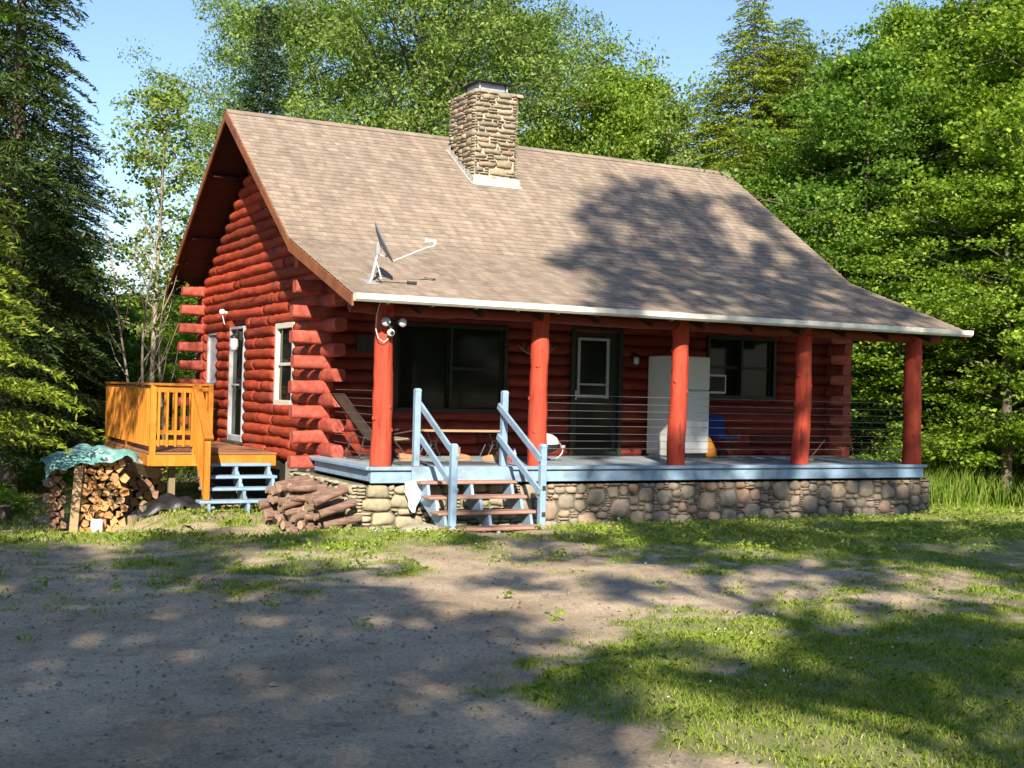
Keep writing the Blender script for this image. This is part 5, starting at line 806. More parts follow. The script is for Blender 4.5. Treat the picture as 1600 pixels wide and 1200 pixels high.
# ------------------------------------------------------------ firewood
def wedge(rg, s):
    k = rg.choice([3, 3, 4, 4, 5]); a0 = rg.uniform(0, 6.28); P = []
    if k == 3: angs = [0, 2.1+rg.uniform(-.2, .2), 4.2+rg.uniform(-.3, .3)]
    else: angs = [2*math.pi*i/k+rg.uniform(-.25, .25) for i in range(k)]
    for i, a in enumerate(angs):
        r_ = s*rg.uniform(.85, 1.1); P.append((math.cos(a+a0)*r_, math.sin(a+a0)*r_))
        if i == 0:
            am = (a+angs[1])/2; P.append((math.cos(am+a0)*s*.98, math.sin(am+a0)*s*.98))
    return P
def split(c, s, ln, seed, face='split_face', tilt=0.):
    rg = random.Random(seed); P = wedge(rg, s); m_ = MB(); n = len(P); V = []
    for (y, q) in ((0, .94), (.008, 1.), (ln-.008, 1.), (ln, .95)):
        for (a, b) in P: V.append((a*q+rg.gauss(0, .0015), y, b*q+rg.gauss(0, .0015)))
    F = []; mi = []
    m_.add(V, [[i*n+j, i*n+(j+1) % n, (i+1)*n+(j+1) % n, (i+1)*n+j][::-1] for i in range(3) for j in range(n)], 1); m_.add(V[:n], [list(range(n))], 0); m_.add(V[-n:], [list(range(n))[::-1]], 0)
    o = m_.build('firewood', [face, 'split_bark'] if rg.random() < .4 else [face, face]); o.location = c; o.rotation_euler = (rg.gauss(0, .05), tilt, rg.gauss(0, .06)); return o
cnt = 0
def stack(x0, x1, y, zb, zt, s, seed, lab, grp, face, bulge=0., depth=.42, skip=0.):
    rg = random.Random(seed); dz = s*1.42; row = 0; z = zb+s*.8
    while z < zt:
        x = x0+s*.8+(row % 2)*s*.8
        while x < x1-s*.3:
            t = (z-zb)/(zt-zb); ss_ = s*rg.uniform(.8, 1.18)
            o = split((x+rg.gauss(0, s*.12)+bulge*math.sin(t*3.1), y+rg.gauss(0, .025), z+rg.gauss(0, s*.14)), ss_, depth, rg.randrange(10**6), face); tag(o, lab, 'firewood', grp)
            x += s*1.72
        z += dz; row += 1
stack(-3.08, -2.36, 4.0, -1.24, -.13, .077, 3, 'split firewood log, orange-faced, in the sunlit stack below the teal tarp', 'split logs in the sunlit stack', 'split_face', .04)
stack(-3.42, -3.16, 4.25, -1.22, -.2, .075, 4, 'split firewood log in the dark left end of the tarped stack', 'split logs at the left end of the tarped stack', 'dark_face')
stack(-2.28, -1.62, 5.0, -1.25, -.30, .075, 5, 'brown split firewood log in the shaded stack under the side deck', 'split logs in the shaded stack under the deck', 'dark_face', depth=.4)
pl = MB(); pl.box((-3.08, 3.93, -.72), (.12, .04, 1.0), rot=Matrix.Rotation(.06, 3, 'Y'), bev=.006); tag(pl.build('stack_stake', 'plank'), 'upright yellow board propped against the tarped firewood stack', 'board')
pl = MB(); pl.box((-1.92, 4.85, -.34), (.5, .34, .06), rot=np.array(Matrix.Rotation(.3, 3, 'Y') @ Matrix.Rotation(-.55, 3, 'X')), bev=.01); tag(pl.build('bark_slab', 'cut'), 'pale wooden slab lying on the shaded firewood stack', 'slab')
for k, (dx, dz_, ry) in enumerate(((-.2, .10, .35), (.05, .06, .25), (-.1, .18, .4))):
    m_ = MB(); a = np.array([-2.25+dx, 4.9, -.12+dz_-.12]); m_.tube([a, a+[.3, .02, -.06], a+[.58, .03, -.17]], [.05, .055, .045], 9, lump=.05, seed=k, cap_mi=1); tag(m_.build('firewood', ['log_bark', 'cut'], None, True), 'thin bark-covered log lying on top of the shaded stack', 'firewood', 'logs on top of the shaded stack')
wr = MB(); rnd_stone(wr, (-2.78, 3.88, -1.12), (1, 0, 0), (0, 0, 1), (0, -1, 0), .17, .24, .09, 31); tag(wr.build('white_rock', 'white_stone', None, True), 'white rock leaning at the foot of the sunlit firewood stack', 'rock')
# tarp over the left stack
def sheet(x0, x1, y0, y1, f, mat, name, lab, cat, n=34, k=22, th=.008, par=None):
    V = []; F = []
    for j in range(k):
        for i in range(n):
            u = i/(n-1); v = j/(k-1); V.append(f(x0+(x1-x0)*u, y0+(y1-y0)*v, u, v))
    for j in range(k-1):
        for i in range(n-1): F.append([j*n+i, j*n+i+1, (j+1)*n+i+1, (j+1)*n+i])
    n0 = len(V); V += [(a, b, c-th) for a, b, c in V]; F += [[q+n0 for q in f_[::-1]] for f_ in F]
    for i in range(n-1): F.append([i+n0, i+1+n0, i+1, i]); q = (k-1)*n; F.append([q+i, q+i+1, q+i+1+n0, q+i+n0])
    for j in range(k-1): F.append([j*n, (j+1)*n, (j+1)*n+n0, j*n+n0]); q = n-1; F.append([j*n+q+n0, (j+1)*n+q+n0, (j+1)*n+q, j*n+q])
    m_ = MB(); m_.add(V, F); o = m_.build(name, mat, None, True); tag(o, lab, cat); return o
def tf(x, y, u, v):
    top = -.01-.20*(2*u-1)**2*(1 if u < .5 else .25)+.03*math.sin(u*9+v*4)+.025*math.sin(u*17-v*7)+.016*abs(math.sin(u*31+v*13+2*math.sin(v*9)))+.014*abs(math.sin(u*19-v*27))
    dr = max(0, .22-v)/.22; z = top-.20*dr**1.3*(.55+.6*(1-u))+.03*math.sin(u*23)*dr; return (x+.02*math.sin(v*9), y-.03*dr, z)
sheet(-3.52, -2.22, 3.88, 4.75, tf, 'tarp', 'tarp', 'crumpled teal tarp draped over the top of the left firewood stack', 'tarp')
def bf(x, y, u, v): return (x, y, GZ(x, y)+.05+.17*math.sin(math.pi*u)**.7*math.sin(math.pi*min(1, v*1.1))**.6+.025*math.sin(u*19+v*8)+.02*math.sin(v*17))
sheet(-2.25, -1.25, 3.9, 4.6, bf, 'black_plastic', 'plastic_sheet', 'crumpled black plastic on the ground in front of the shaded firewood', 'plastic sheet')
for k, (a, b, r_) in enumerate((((-2.3, 3.95, -1.05), (-1.45, 4.2, -.93), .08), ((-2.1, 4.15, -.92), (-1.3, 4.35, -.86), .07))):
    m_ = MB(); m_.tube(np.linspace(a, b, 6), r_, 10, lump=.05, seed=k, cap_mi=1); tag(m_.build('fallen_log', ['bark', 'cut'], None, True), ['dark log lying on the ground against the black plastic', 'dark log resting behind the black plastic under the deck'][k], 'log')
stp = MB(); sx_, sy_ = -3.95, 5.6; stp.tube([(sx_, sy_, GZ(sx_, sy_)-.05), (sx_, sy_, GZ(sx_, sy_)+.26)], [.17, .15], 14, cap_mi=1, lump=.03); tag(stp.build('stump', ['bark', 'cut'], None, True), 'grey sawn stump on the grass left of the firewood', 'stump')
# pile of round logs by the stone corner
rg = random.Random(8); pile = []
for j in range(15):
    y = .18+j*.115
    lv = 6 if 2 < j < 13 else (5 if j > 0 else 4)
    for k in range(lv):
        z = float(GZ(-.5, y))+.05+k*.105+rg.gauss(0, .008); r_ = rg.uniform(.040, .064); L_ = rg.uniform(.42, .64); x0 = -.79+rg.gauss(0, .075)+.05*k*(j < 6)
        yy = y+(k % 2)*.055+rg.gauss(0, .012); a = np.array([x0, yy, z]); b = a+np.array([L_, rg.gauss(.03, .10), rg.gauss(.05, .06)])
        if b[0] > -.30: b[0] = -.30+rg.uniform(-.03, .03)
        m_ = MB(); m_.tube([a+(b-a)*t+[0, rg.gauss(0, .004), rg.gauss(0, .004)] for t in np.linspace(0, 1, 6)], [r_*rg.uniform(.93, 1.06) for _ in range(6)], 10, lump=.03, seed=rg.randrange(999), cap_mi=1)
        tag(m_.build('round_log', ['log_bark', 'cut'], None, True), 'unsplit round log with brown bark in the pile by the stone corner', 'log', 'round logs piled at the stone corner')
for k, (a, b, r_) in enumerate((((-.74, .04, -.46), (-.32, -.02, -.27), .055), ((-.68, -.02, -.60), (-.22, -.08, -.44), .055), ((-.64, -.08, -.74), (-.16, -.14, -.64), .05), ((-.60, -.12, -.86), (-.10, -.16, -.81), .06))):
    m_ = MB(); m_.tube([np.array(a)*(1-t)+np.array(b)*t for t in np.linspace(0, 1, 6)], r_, 12, lump=.035, seed=40+k, cap_mi=1)
    tag(m_.build('round_log', ['log_bark', 'cut'], None, True), ['topmost long log leaning across the front of the log pile', 'second long log from the top at the front of the log pile', 'third long log from the top at the front of the log pile', 'lowest long log at the front of the log pile'][k], 'log')
# flat rocks at the foot of the wall
for k, (x, y, w_, d_2, lab) in enumerate(((.15, -.32, .50, .30, 'flat tan rock on the grass at the left foot of the stone wall'), (.55, -.42, .42, .28, 'flat pinkish rock leaning against the first rock left of the steps'), (.42, -.75, .62, .34, 'broad flat slab of rock in front of the steps post'), (-.12, -.55, .13, .12, 'small white stone in the grass below the log pile'))):
    m_ = MB(); rnd_stone(m_, (x, y, float(GZ(x, y))+.02), (1, .15, 0), (-.15, 1, 0), (0, 0, 1), w_, d_2, .09 if k < 3 else .07, 70+k, round_=.2); tag(m_.build('flat_rock' if k < 3 else 'small_stone', 'ledge_stone' if k < 3 else 'white_stone', None, True), lab, 'rock')

# ------------------------------------------------------------ foliage generators
def leafy(c, rad, per, L, W, rng, flat=.45, tilt=1.2, droop=0.):
    c = np.repeat(c, per, 0); rad = np.repeat(rad, per); N = len(c)
    off = rng.normal(0, .55, (N, 3)); off /= np.maximum(1, np.linalg.norm(off, axis=1)/1.25)[:, None]
    p = c+off*rad[:, None]*np.array([1, 1, flat]); p[:, 2] -= droop*(off[:, 0]**2+off[:, 1]**2)*rad
    n = rng.normal(0, tilt, (N, 3)); n[:, 2] = 1; n /= np.linalg.norm(n, axis=1)[:, None]
    t = rng.normal(0, 1, (N, 3)); a = np.cross(n, t); a /= np.linalg.norm(a, axis=1)[:, None]; b = np.cross(n, a)
    s = rng.uniform(.65, 1.25, N)[:, None]; a = a*s*L/2; b = b*s*W/2; up = n*s*L*.09
    return np.stack([p-a, p+b+up-a*.12, p+a, p-b+up-a*.12], 1).reshape(-1, 3)
PT = lambda t: (1-min(1, max(0, t)))**.65*(.6+.4*min(1, t*5))+.06
def deciduous(H, R, base, rng, nl=26, per=60, L=.12, W=.10, clr=.42, prof=None, lean=0., sub=7, wood='bark', tr=.13, flat=.42, name='tree', leaf='maple_leaf', up=.6, label='', group=None, cat='tree', loc=(0, 0, 0), tilt=1.2, extra=None):
    root = empty(name, loc, label, cat, group); tb = MB()
    ph = rng.uniform(0, 6); ax_ = lambda t: np.array([lean*t*H+.12*math.sin(ph+t*3)*t*H*.12, .1*math.sin(ph*2+t*2.4)*t*H*.12, t*H*.93])
    pts = [ax_(t) for t in np.linspace(0, 1, 12)]; tb.tube([p+np.array(loc) for p in pts], [tr*(1-.93*t)+.012 for t in np.linspace(0, 1, 12)], 9, lump=.04, seed=int(rng.integers(999)))
    C = []; Rr = []
    prof = prof or (lambda t: math.sin(math.pi*min(1, max(0, (t*.82+.18))))**.7)
    for i in range(nl):
        t = base+(1-base)*((i+rng.uniform(0, .9))/nl); az = i*2.399+rng.normal(0, .35); ln = R*prof((t-base)/(1-base))*rng.uniform(.72, 1.12); st = ax_(t*.96); rise = up*rng.uniform(.4, 1.3)
        d = np.array([math.cos(az), math.sin(az), 0]); q = [st+d*ln*s+np.array([0, 0, rise*ln*(s-.35*s*s)]) for s in np.linspace(0, 1, 5)]
        tb.tube([p+np.array(loc) for p in q], [tr*.3*(1-t*.55)*(1-.85*s)+.005 for s in np.linspace(0, 1, 5)], 5, caps=False)
        for k in range(sub):
            s = rng.uniform(.28, 1.03); b0 = st+d*ln*s+np.array([0, 0, rise*ln*(s-.35*s*s)]); o = rng.normal(0, .30*ln*.55+.12, 3)*np.array([1, 1, .5]); C.append(b0+o); Rr.append(clr*rng.uniform(.65, 1.3))
            if k % 3 == 0: tb.tube([b0+np.array(loc), b0+o*.8+np.array(loc)], [.012, .004], 4, caps=False)
    for t in np.linspace(.8, 1.02, 5): C.append(ax_(t)+rng.normal(0, .12, 3)); Rr.append(clr*.8)
    tb.build('trunk', wood, root, True)
    if extra is not None: C += list(extra-np.array(loc)); Rr += [clr*.8]*len(extra)
    V = leafy(np.array(C), np.array(Rr), per, L, W, rng, flat, tilt)+np.array(loc)
    quads('crown', V, leaf, root); return root
def conifer(H, R, base, rng, nb=170, name='hemlock_tree', leaf='hemlock_needle', L=.13, W=.035, droop=.35, label='', group=None, tr=.14, dens=1., pw=.85, step=.16, gap=0., stiff=False, loc=(0, 0, 0)):
    root = empty(name, loc, label, 'tree', group); tb = MB(); O = np.array(loc)
    tb.tube([O+np.array([.05*math.sin(t*4), .04*math.sin(t*5+1), t*H]) for t in np.linspace(0, 1, 10)], [tr*(1-.95*t)+.006 for t in np.linspace(0, 1, 10)], 9)
    P = []; A = []; Nn = []
    for i in range(nb):
        t = base+(1-base)*(i+rng.random())/nb; h = t*H
        az = i*2.399+rng.normal(0, .3); ln = R*max(.03, (1-t))**pw*rng.uniform(.6, 1.15)+.12
        if rng.random() < gap: continue
        e = rng.uniform(.05, .35) if not stiff else rng.uniform(.1, .5); d = np.array([math.cos(az), math.sin(az), 0]); s_ = np.array([-d[1], d[0], 0])
        f = lambda s: np.array([0, 0, h])+d*s*ln+np.array([0, 0, (e*s-droop*s*s)*ln])
        tb.tube([O+f(s) for s in np.linspace(0, .9, 4)], [.02*(1-t)+.007, .014*(1-t)+.005, .006, .003], 4, caps=False)
        ns = max(3, int(ln/step*dens))
        for k in range(ns):
            s = .12+.88*(k+rng.random()*.6)/ns; b0 = f(s)
            for sg in (-1, 1):
                bl = ln*.42*(1.05-s)*rng.uniform(.7, 1.2)+.10; dd = nvec(d*.75+s_*sg*.8+np.array([0, 0, rng.normal(-.12, .12)])); nn_ = max(2, int(bl/(L*.36)))
                for q in range(nn_):
                    u = (q+.5)/nn_; c = b0+dd*bl*u+np.array([0, 0, -droop*.5*u*u*bl]); P.append(c+rng.normal(0, .012, 3)); A.append(dd+rng.normal(0, .45, 3))
    tb.build('trunk', 'bark', root, True)
    P = np.array(P); A = np.array(A); A /= np.linalg.norm(A, axis=1)[:, None]; N = len(P)
    n = rng.normal(0, .8, (N, 3)); n[:, 2] += 1; b = np.cross(n, A); b /= np.linalg.norm(b, axis=1)[:, None]; s = rng.uniform(.7, 1.3, N)[:, None]
    a = A*s*L/2; b = b*s*W/2
    V = np.stack([P-a, P+b, P+a, P-b], 1).reshape(-1, 3)+O; quads('crown', V, leaf, root); return root
def rg_(k): return np.random.default_rng(k)
def at(px, D): x, y = polar(px, D); return (x, y, float(gz(x, y))-.05)
HT = lambda px, D, py: CAM[2]+D*((600-py)/FPX+.006+.026*(px-800)/FPX)+1.1    # tree height that reaches photo row py

# prototypes
T = {}
T['hemlock'] = conifer(13, 3.5, .06, rg_(1), 420, label='tall feathery hemlock with a thin bare tip right of the cabin roof', loc=at(1165, 34), W=.036, L=.13, step=.12, pw=.62)
T['maple'] = deciduous(11, 3.2, .10, rg_(2), 46, 130, .10, .085, .46, label='bright green maple standing just behind the right end of the porch', loc=at(1345, 30), name='maple_tree', sub=8, flat=.36, up=.5, tilt=1.0)
T['maple2'] = deciduous(12.4, 3.3, .10, rg_(3), 58, 125, .10, .08, .44, label='full yellow-green maple between the porch corner and the right photo edge', loc=at(1475, 31), name='maple_tree', sub=8, flat=.6, up=1.0, tilt=1.0, prof=PT)
T['ash'] = deciduous(15.5, 5.0, .38, rg_(4), 44, 125, .135, .055, .60, label='large airy ash tree rising behind the roof left of the chimney', loc=at(640, 33), name='ash_tree', leaf='ash_leaf', sub=13, flat=.6, up=.85, tr=.22)
T['birch'] = deciduous(13.2, 2.4, .25, rg_(5), 34, 70, .095, .07, .45, label='grey-green birch with pale limbs between the hemlock and the maples', loc=at(1290, 37), name='birch_tree', leaf='birch_leaf', wood='pale_bark', sub=9, flat=.7, up=1.2)
T['fir'] = conifer(11.2, 1.6, .1, rg_(6), 360, 'fir_tree', 'fir_needle', .11, .035, .12, 'narrow dark fir poking up behind the left end of the roof', loc=at(402, 31), stiff=True, step=.09, pw=.62)
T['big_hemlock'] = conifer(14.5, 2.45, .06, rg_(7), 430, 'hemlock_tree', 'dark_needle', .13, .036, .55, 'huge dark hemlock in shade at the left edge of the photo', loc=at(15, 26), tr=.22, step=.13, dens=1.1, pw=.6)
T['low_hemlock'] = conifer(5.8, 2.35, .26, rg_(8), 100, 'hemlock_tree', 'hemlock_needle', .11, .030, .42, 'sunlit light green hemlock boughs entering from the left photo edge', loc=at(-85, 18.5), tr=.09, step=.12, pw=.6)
T['slim'] = deciduous(8.9, 1.5, .35, rg_(9), 28, 32, .11, .075, .27, label='slim airy young tree standing alone against the sky left of the cabin', loc=at(238, 27.5), name='young_tree', leaf='ash_leaf', wood='pale_bark', sub=6, flat=.6, up=1.0, tr=.06)
def more(kind, px, D, sc, rz, label, group=None): return copy_tree(T[kind], at(px, D), rz, sc, label, group)
more('ash', 455, 36, (.80, .80, .88), 2.1, 'lighter ash tree behind the left end of the ridge')
more('ash', 770, 38, (.85, .85, .93), 4.0, 'ash tree whose crown shows directly above the chimney')
more('fir', 862, 40, (.75, .75, 1.05), 1., 'dark spiky fir top showing right of the chimney cap')
more('maple', 925, 35, (.95, .95, 1.10), 2.2, 'rounded light green maple behind the ridge right of the chimney')
more('maple2', 1000, 37, (.85, .85, 1.0), 3.3, 'light green maple behind the ridge left of the tall hemlock')
more('slim', 1040, 34, (1.1, 1.1, 1.22), 1.4, 'spindly young tree with sky showing through above the ridge')
more('maple', 850, 41, (1., 1., 1.06), 5., 'light green crown filling the gap under the dark fir tip')
more('birch', 1225, 38, (1.15, 1.15, 1.04), 4.2, 'airy grey-green birch crown right beside the tall hemlock')
more('birch', 1440, 38, (1.1, 1.1, 1.02), .9, 'airy birch crown behind the pointed maples')
more('hemlock', 1225, 34, (.9, .9, .94), 2., 'shorter hemlock right of the tall bare-tipped hemlock')
more('hemlock', 1095, 36, (.95, .95, .84), 4.4, 'hemlock behind the right end of the ridge, left of the tall one')
more('hemlock', 1150, 31, (.8, .8, .66), 3.4, 'low young hemlock just behind the right end of the ridge')
more('maple2', 1390, 35, (.9, .9, 1.12), 1.2, 'tall maple with pointed top above the right slope of the roof')
more('hemlock', 1345, 33, (.9, .9, .84), 5.6, 'yellow-green hemlock between the birch and the pointed maple')
more('hemlock', 1440, 36, (.95, .95, .99), 3.0, 'slender hemlock spire at the skyline right of the pointed maple')
more('maple2', 1500, 38, (1.05, 1.05, 1.10), 5.1, 'tall pointed maple at the skyline left of the upper right corner')
more('hemlock', 1585, 30, (1.15, 1.15, 1.06), .7, 'dark topped hemlock reaching out of the photo at its upper right corner')
more('hemlock', 1520, 31, (.9, .9, .74), 2.2, 'mid-height hemlock in front of the tall pointed maple')
more('maple', 1575, 27, (.9, .9, .72), 3.9, 'near maple with layered bright leaves at the right photo edge')
more('maple', 1420, 28.5, (.85, .85, .60), .9, 'low spreading maple right behind the last porch post')
more('maple2', 1265, 31, (.9, .9, .72), 2.6, 'maple behind the flared right corner of the roof')
more('birch', 1365, 40, (1.1, 1.1, .98), 2.4, 'thin grey birch top at the skyline right of the first birch')
more('maple2', 1650, 28, (1.1, 1.1, 1.), 2.9, 'maple cut off by the right photo edge')
k_ = 0
for px, D, kd, sc in ((1180, 44, 'maple', .95), (1250, 46, 'maple2', .9), (1330, 43, 'maple', .95), (1420, 45, 'maple2', .95), (1540, 42, 'maple', 1.05), (1610, 38, 'maple2', 1.), (1700, 33, 'maple', 1.), (1300, 36, 'maple2', .7), (1380, 37.5, 'maple', .75), (1455, 38, 'maple', .7), (1550, 36, 'maple2', .7), (1060, 45, 'maple', .85), (960, 46, 'maple2', .8), (1720, 40, 'hemlock', 1.)):
    more(kd, px, D, sc, k_*1.3, 'leafy green tree deep in the woods right of the cabin', 'trees deep in the woods on the right'); k_ += 1
for px, D, kd, sc in ((150, 45, 'maple', (1, 1, .46)), (215, 42, 'maple2', (1.1, 1.1, .42)), (285, 44, 'maple', (1, 1, .50)), (340, 40, 'maple2', (1, 1, .56)), (100, 38, 'maple', (1, 1, .45)), (270, 34, 'maple', (.5, .5, .36)), (180, 33, 'maple2', (.5, .5, .34)), (60, 48, 'maple2', (1.2, 1.2, .7)), (-20, 40, 'maple', (1.1, 1.1, .6))):
    more(kd, px, D, sc, k_*1.7, dict(zip((150, 215, 285, 340, 100, 270, 180, 60, -20), ('low green tree far behind, just right of the huge dark hemlock', 'low far tree directly behind the bare saplings', 'low far tree between the saplings and the gable eave', 'taller background tree hidden behind the back corner of the cabin', 'low far tree behind the edge of the dark hemlock', 'small nearer tree against the back corner log ends', 'small nearer tree above the left end of the amber deck', 'wide low tree far behind the trunk of the huge hemlock', 'low tree far behind at the left photo edge')))[px], 'low background trees on the left'); k_ += 1
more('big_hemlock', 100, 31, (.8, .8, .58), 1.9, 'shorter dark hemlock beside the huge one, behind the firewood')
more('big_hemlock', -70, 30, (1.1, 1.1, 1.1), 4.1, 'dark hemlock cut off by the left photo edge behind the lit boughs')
# bare pinkish saplings
for k, (px, D, h, ln_) in enumerate(((205, 26, 4.6, -.07), (248, 26.5, 4.2, .04), (228, 25.5, 5.2, .02))):
    x, y, z = at(px, D); m_ = MB(); rr = random.Random(k); pts = [(x+ln_*h*t+.12*math.sin(t*5+k), y+.1*math.sin(t*4), z+h*t) for t in np.linspace(0, 1, 12)]
    m_.tube(pts, [.042*(1-.85*t) for t in np.linspace(0, 1, 12)], 7)
    for q in range(9):
        b0 = np.array(pts[4+q % 8]); a_ = rr.uniform(0, 6.28); L_ = rr.uniform(.5, 1.1); m_.tube([b0, b0+[math.cos(a_)*L_*.4, math.sin(a_)*L_*.4, L_*.6], b0+[math.cos(a_)*L_*.6, math.sin(a_)*L_*.6, L_*1.2]], [.016, .010, .004], 5, caps=False)
    tag(m_.build('bare_sapling', 'pale_bark', None, True), ['bare pinkish sapling leaning left behind the side deck', 'bare pale sapling leaning right, nearest the gable wall', 'tallest bare pale sapling, straight, behind the side deck'][k], 'sapling')
# maple overhead at the left: its twigs hang into the upper left corner
_e = rg_(31).uniform(0, 1, (26, 3))
_ex = np.stack([-5.2+1.15*_e[:, 0], -1.9+.9*_e[:, 1], 5.25+.9*_e[:, 2]+.25*(1-_e[:, 0])*0], 1)
deciduous(13, 3.7, .46, rg_(21), 30, 60, .095, .08, .42, label='dark shaded maple twigs hanging into the upper left corner of the photo', loc=(-7.5, -.8, -1.2), name='maple_tree', leaf='maple_leaf', sub=9, flat=.4, up=.4, tr=.2, extra=_ex)

# trees behind the photographer: they throw the dappled shade
SP = np.array([[int(q) for q in s.split(',')] for s in SHADE.split(';')], float)
for i in range(6):
    q = SP[SP[:, 0] == i][:, 1:]/10
    if len(q) < 5: continue
    c0 = q.mean(0); root = empty('maple_tree', (c0[0], c0[1], -.7), 'tall maple behind the photographer, tree %s of the row' % ['at the far left', 'second from left', 'third from left', 'third from right', 'second from right', 'at the far right'][i], 'tree'); tb = MB(); rng = rg_(50+i)
    tb.tube([(c0[0], c0[1], z) for z in np.linspace(-.8, c0[2]+1, 12)], np.linspace(.11, .03, 12), 9)
    for p in q[::4]: z0 = max(3, p[2]-1.5-.35*math.hypot(p[0]-c0[0], p[1]-c0[1])); tb.tube([(c0[0], c0[1], z0), (p[0]*.5+c0[0]*.5, p[1]*.5+c0[1]*.5, z0+(p[2]-z0)*.6), tuple(p)], [.04, .02, .006], 4, caps=False)
    tb.build('trunk', 'bark', root, True); quads('crown', leafy(q, np.full(len(q), .27), 40, .17, .15, rng, .9, .7), 'maple_leaf', root)
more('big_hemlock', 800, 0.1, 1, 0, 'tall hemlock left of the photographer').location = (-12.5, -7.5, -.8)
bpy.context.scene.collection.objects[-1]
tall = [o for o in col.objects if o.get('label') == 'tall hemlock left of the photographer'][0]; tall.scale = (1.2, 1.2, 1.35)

for k in range(16):  # unseen tree row, added to darken window reflections and cut sky light
    o = copy_tree(T['maple' if k % 2 else 'maple2'], (-38+k*4.6, -36+3*math.sin(k*2.3), -.7), k*1.1, (1.3, 1.3, 1.25), 'unseen leafy tree added behind the photographer to block sky light', 'trees added behind the photographer to block sky light')
# ------------------------------------------------------------ grass, weeds, gravel
def blades(x, y, h, w_, rng, bend=.35):
    N = len(x); z = GZ(x, y)-.004; az = rng.uniform(0, 2*math.pi, N); b = np.stack([np.cos(az), np.sin(az), np.zeros(N)], 1)*(w_/2)[:, None]
    d = rng.normal(0, bend, (N, 2)); base = np.stack([x, y, z], 1); mid = base+np.stack([d[:, 0]*h*.35, d[:, 1]*h*.35, h*.6], 1); tip = base+np.stack([d[:, 0]*h, d[:, 1]*h, h*(1-.25*np.minimum(1, (d**2).sum(1)))], 1)
    return np.stack([base-b, base+b, mid+b*.7, tip, mid-b*.7], 1).reshape(-1, 3)
rng = rg_(99)
def scatter(n, x0, x1, y0, y1, power=1.5, patch=True):
    x = rng.uniform(x0, x1, n); y = rng.uniform(y0, y1, n); g_ = grass_cover(x, y)
    if patch: g_ = g_*(.55+.45*np.sin(x*3.1+1.7*np.sin(y*2.2))*np.sin(y*3.7+1.3*np.sin(x*2.7)))+.25*(g_ > .8)
    k = rng.random(n) < np.clip(g_, 0, 1)**power; k &= ~((x > -.2) & (x < 10.1) & (y > -.0) & (y < 10.5)); return x[k], y[k]
ca = np.array([CAM[0], CAM[1]])
def infov(x, y, m=1.5):
    dx, dy = x-ca[0], y-ca[1]; f_ = dx*math.sin(YAW)+dy*math.cos(YAW); s_ = dx*math.cos(YAW)-dy*math.sin(YAW); return (f_ > 3) & (abs(s_) < f_*.42+m)
out = []
x, y = scatter(520000, -7, 5, -11.5, -4.0); k = infov(x, y); x, y = x[k], y[k]; out.append(blades(x, y, rng.uniform(.018, .044, len(x)), rng.uniform(.004, .008, len(x)), rng, .6))
x, y = scatter(420000, -8, 14, -4.0, 2.6); k = infov(x, y); x, y = x[k], y[k]; h = rng.uniform(.018, .05, len(x))*(1+.9*((y > -.8) & (y < .3))+.8*((x < 0) & (y > -.9) & (rng.random(len(x)) < .5))); out.append(blades(x, y, h, rng.uniform(.005, .010, len(x)), rng, .45))
x, y = scatter(140000, -9, 24, 1.5, 14, 1.); k = infov(x, y); x, y = x[k], y[k]; out.append(blades(x, y, rng.uniform(.05, .14, len(x)), rng.uniform(.008, .016, len(x)), rng, .4))
gv = np.vstack(out); print('blades', len(gv)//5)
tag(quads('grass', gv, 'grass', None, 5), 'short patchy lawn grass on the ground', 'grass', kind='stuff')
x, y = scatter(5200, -6, 14, -10, 1.0, 2.2); c = np.stack([x, y, GZ(x, y)+.045], 1); c = c[infov(x, y)][:420]
tag(quads('clover_flowers', leafy(c, np.full(len(c), .006), 4, .012, .010, rng, 1, 1), 'flower'), 'tiny white clover flowers scattered in the lawn', 'clover', kind='stuff')
# weeds: low leafy plants
x, y = scatter(3400, -5, 12, -5, 2.4, 1.3); k = infov(x, y); x, y = x[k][:800], y[k][:800]; extra = np.array([(rng.uniform(-6, 3), rng.uniform(-8, -.5)) for _ in range(26)]+[(-.3+rng.normal(0, .35), -.35+rng.normal(0, .2)) for _ in range(70)]+[(rng.uniform(2.2, 9.8), -.08+rng.normal(0, .06)) for _ in range(230)]+[(rng.uniform(.9, 2.0), -.2+rng.normal(0, .4)) for _ in range(14)]+[(rng.uniform(-1.9, -.3), 3.35+rng.normal(0, .12)) for _ in range(40)])
x = np.concatenate([x, extra[:, 0]]); y = np.concatenate([y, extra[:, 1]]); c = np.stack([x, y, GZ(x, y)+.035+.03*rng.random(len(x))], 1)
tag(quads('weeds', leafy(c, np.full(len(c), .07), 12, .055, .03, rng, .5, .8), 'grass'), 'low leafy weeds in the grass and along the walls', 'weeds', kind='stuff')
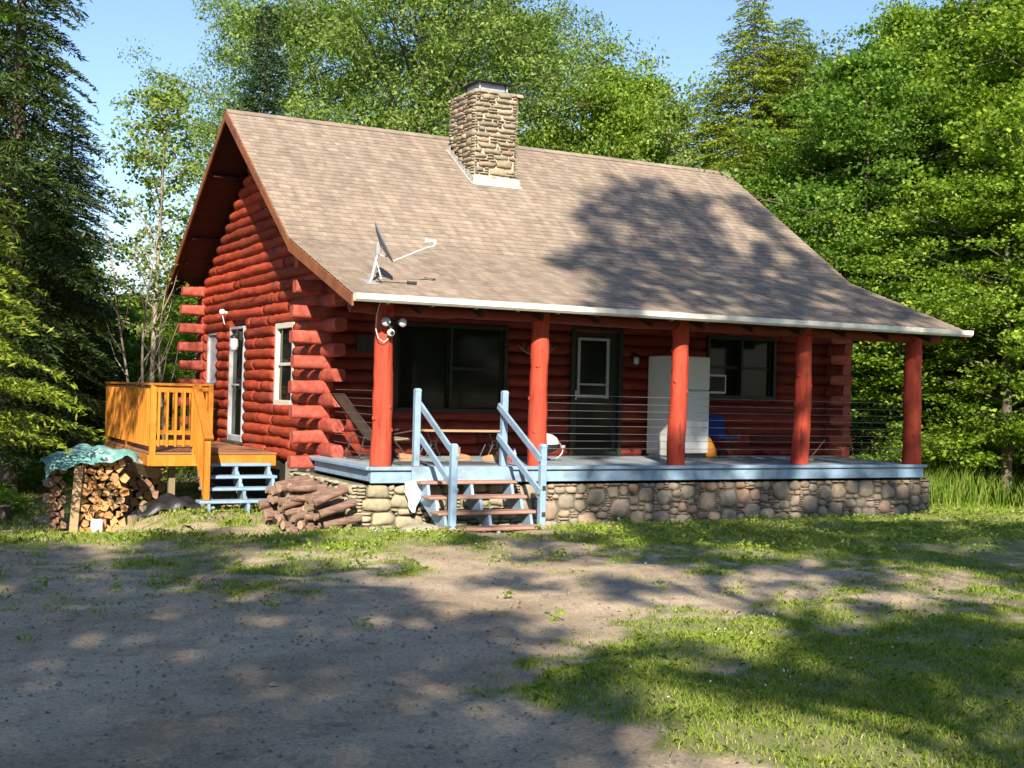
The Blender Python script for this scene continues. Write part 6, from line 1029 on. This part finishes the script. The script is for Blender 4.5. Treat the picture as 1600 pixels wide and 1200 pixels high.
# tall grass by the woods at the right
N = 34000; x = rng.uniform(10.9, 26, N); y = rng.uniform(1.6, 11, N); k = (y > 1.3+.12*(x-11)+.3*np.sin(x*2)) ; x, y = x[k], y[k]
tv = blades(x, y, rng.uniform(.35, .85, len(x))*(.7+.3*np.sin(x*1.3)*np.sin(y*1.7)+.2), rng.uniform(.012, .024, len(x)), rng, .28)
N = 420; x2 = rng.uniform(11.5, 22, N); y2 = rng.uniform(2.4, 9, N); h2 = rng.uniform(.9, 1.5, N); st_ = blades(x2, y2, h2, np.full(N, .010), rng, .14); tips = st_.reshape(-1, 5, 3)[:, 3]
tag(quads('tall_grass', np.vstack([tv, st_]), 'tall_grass', None, 5), 'tall bright grass growing in front of the woods at the right', 'tall grass', kind='stuff')
tag(quads('grass_seed_heads', leafy(np.repeat(tips, 1, 0), np.full(len(tips), .05), 10, .05, .016, rng, 2.2, 1), 'tall_grass'), 'pale seed heads above the tall grass', 'seed heads', kind='stuff')
# ferns and forest-floor plants left of and behind the cabin
N = 900; x = rng.uniform(-9, 2, N); y = rng.uniform(11, 24, N); c = np.stack([x, y, GZ(x, y)+.15], 1); N = 1600; x = rng.uniform(-8, -3.6, N); y = rng.uniform(6.5, 12, N); c = np.vstack([c, np.stack([x, y, GZ(x, y)+.1], 1)])
N = 2600; x = rng.uniform(9, 32, N); y = rng.uniform(9, 24, N); c = np.vstack([c, np.stack([x, y, GZ(x, y)+.25], 1)])
tag(quads('undergrowth', leafy(c, np.full(len(c), .30), 26, .14, .05, rng, .6, .7), 'maple_leaf'), 'low ferns and leafy plants on the forest floor', 'undergrowth', kind='stuff')
# pebbles, dead leaves and twigs on the drive
N = 26000; x = rng.uniform(-9, 9, N); y = rng.uniform(-11.5, 1.5, N); k = infov(x, y) & ~((x > -.2) & (y > -.1)) & (rng.random(N) > grass_cover(x, y)*.8); x, y = x[k], y[k]; s = rng.gamma(2., .0024, len(x))+.003; z = GZ(x, y)+s*.25
tet = np.array([(1, 0, 0), (0, 1, .1), (-1, 0, .05), (0, -1, 0), (0, 0, .8)]); Vs = []; an_ = rng.uniform(0, 6.28, len(x)); ca_, sa_ = np.cos(an_), np.sin(an_)
pv = np.stack([np.stack([x+s*(t[0]*ca_-t[1]*sa_), y+s*(t[0]*sa_+t[1]*ca_), z+s*t[2]], 1) for t in tet], 1)
tri = pv[:, [0, 1, 4, 1, 2, 4, 2, 3, 4, 3, 0, 4]].reshape(-1, 3); o = quads('gravel', tri, 'pebble', None, 3); tag(o, 'small loose pebbles scattered on the sandy drive', 'gravel', kind='stuff')
N = 700; x = rng.uniform(-8, 9, N); y = rng.uniform(-11, 1, N); q_ = np.arange(N) % 60; x[:480] = (x[q_]+rng.normal(0, .22, N))[:480]; y[:480] = (y[q_]+rng.normal(0, .12, N))[:480]; c = np.stack([x, y, GZ(x, y)+.012], 1)[infov(x, y)]
tag(quads('dead_leaves', leafy(c, np.full(len(c), .10), 2, .036, .022, rng, .06, .35), 'dead_leaf'), 'brown dead leaves lying on the drive and lawn', 'leaf litter', kind='stuff')
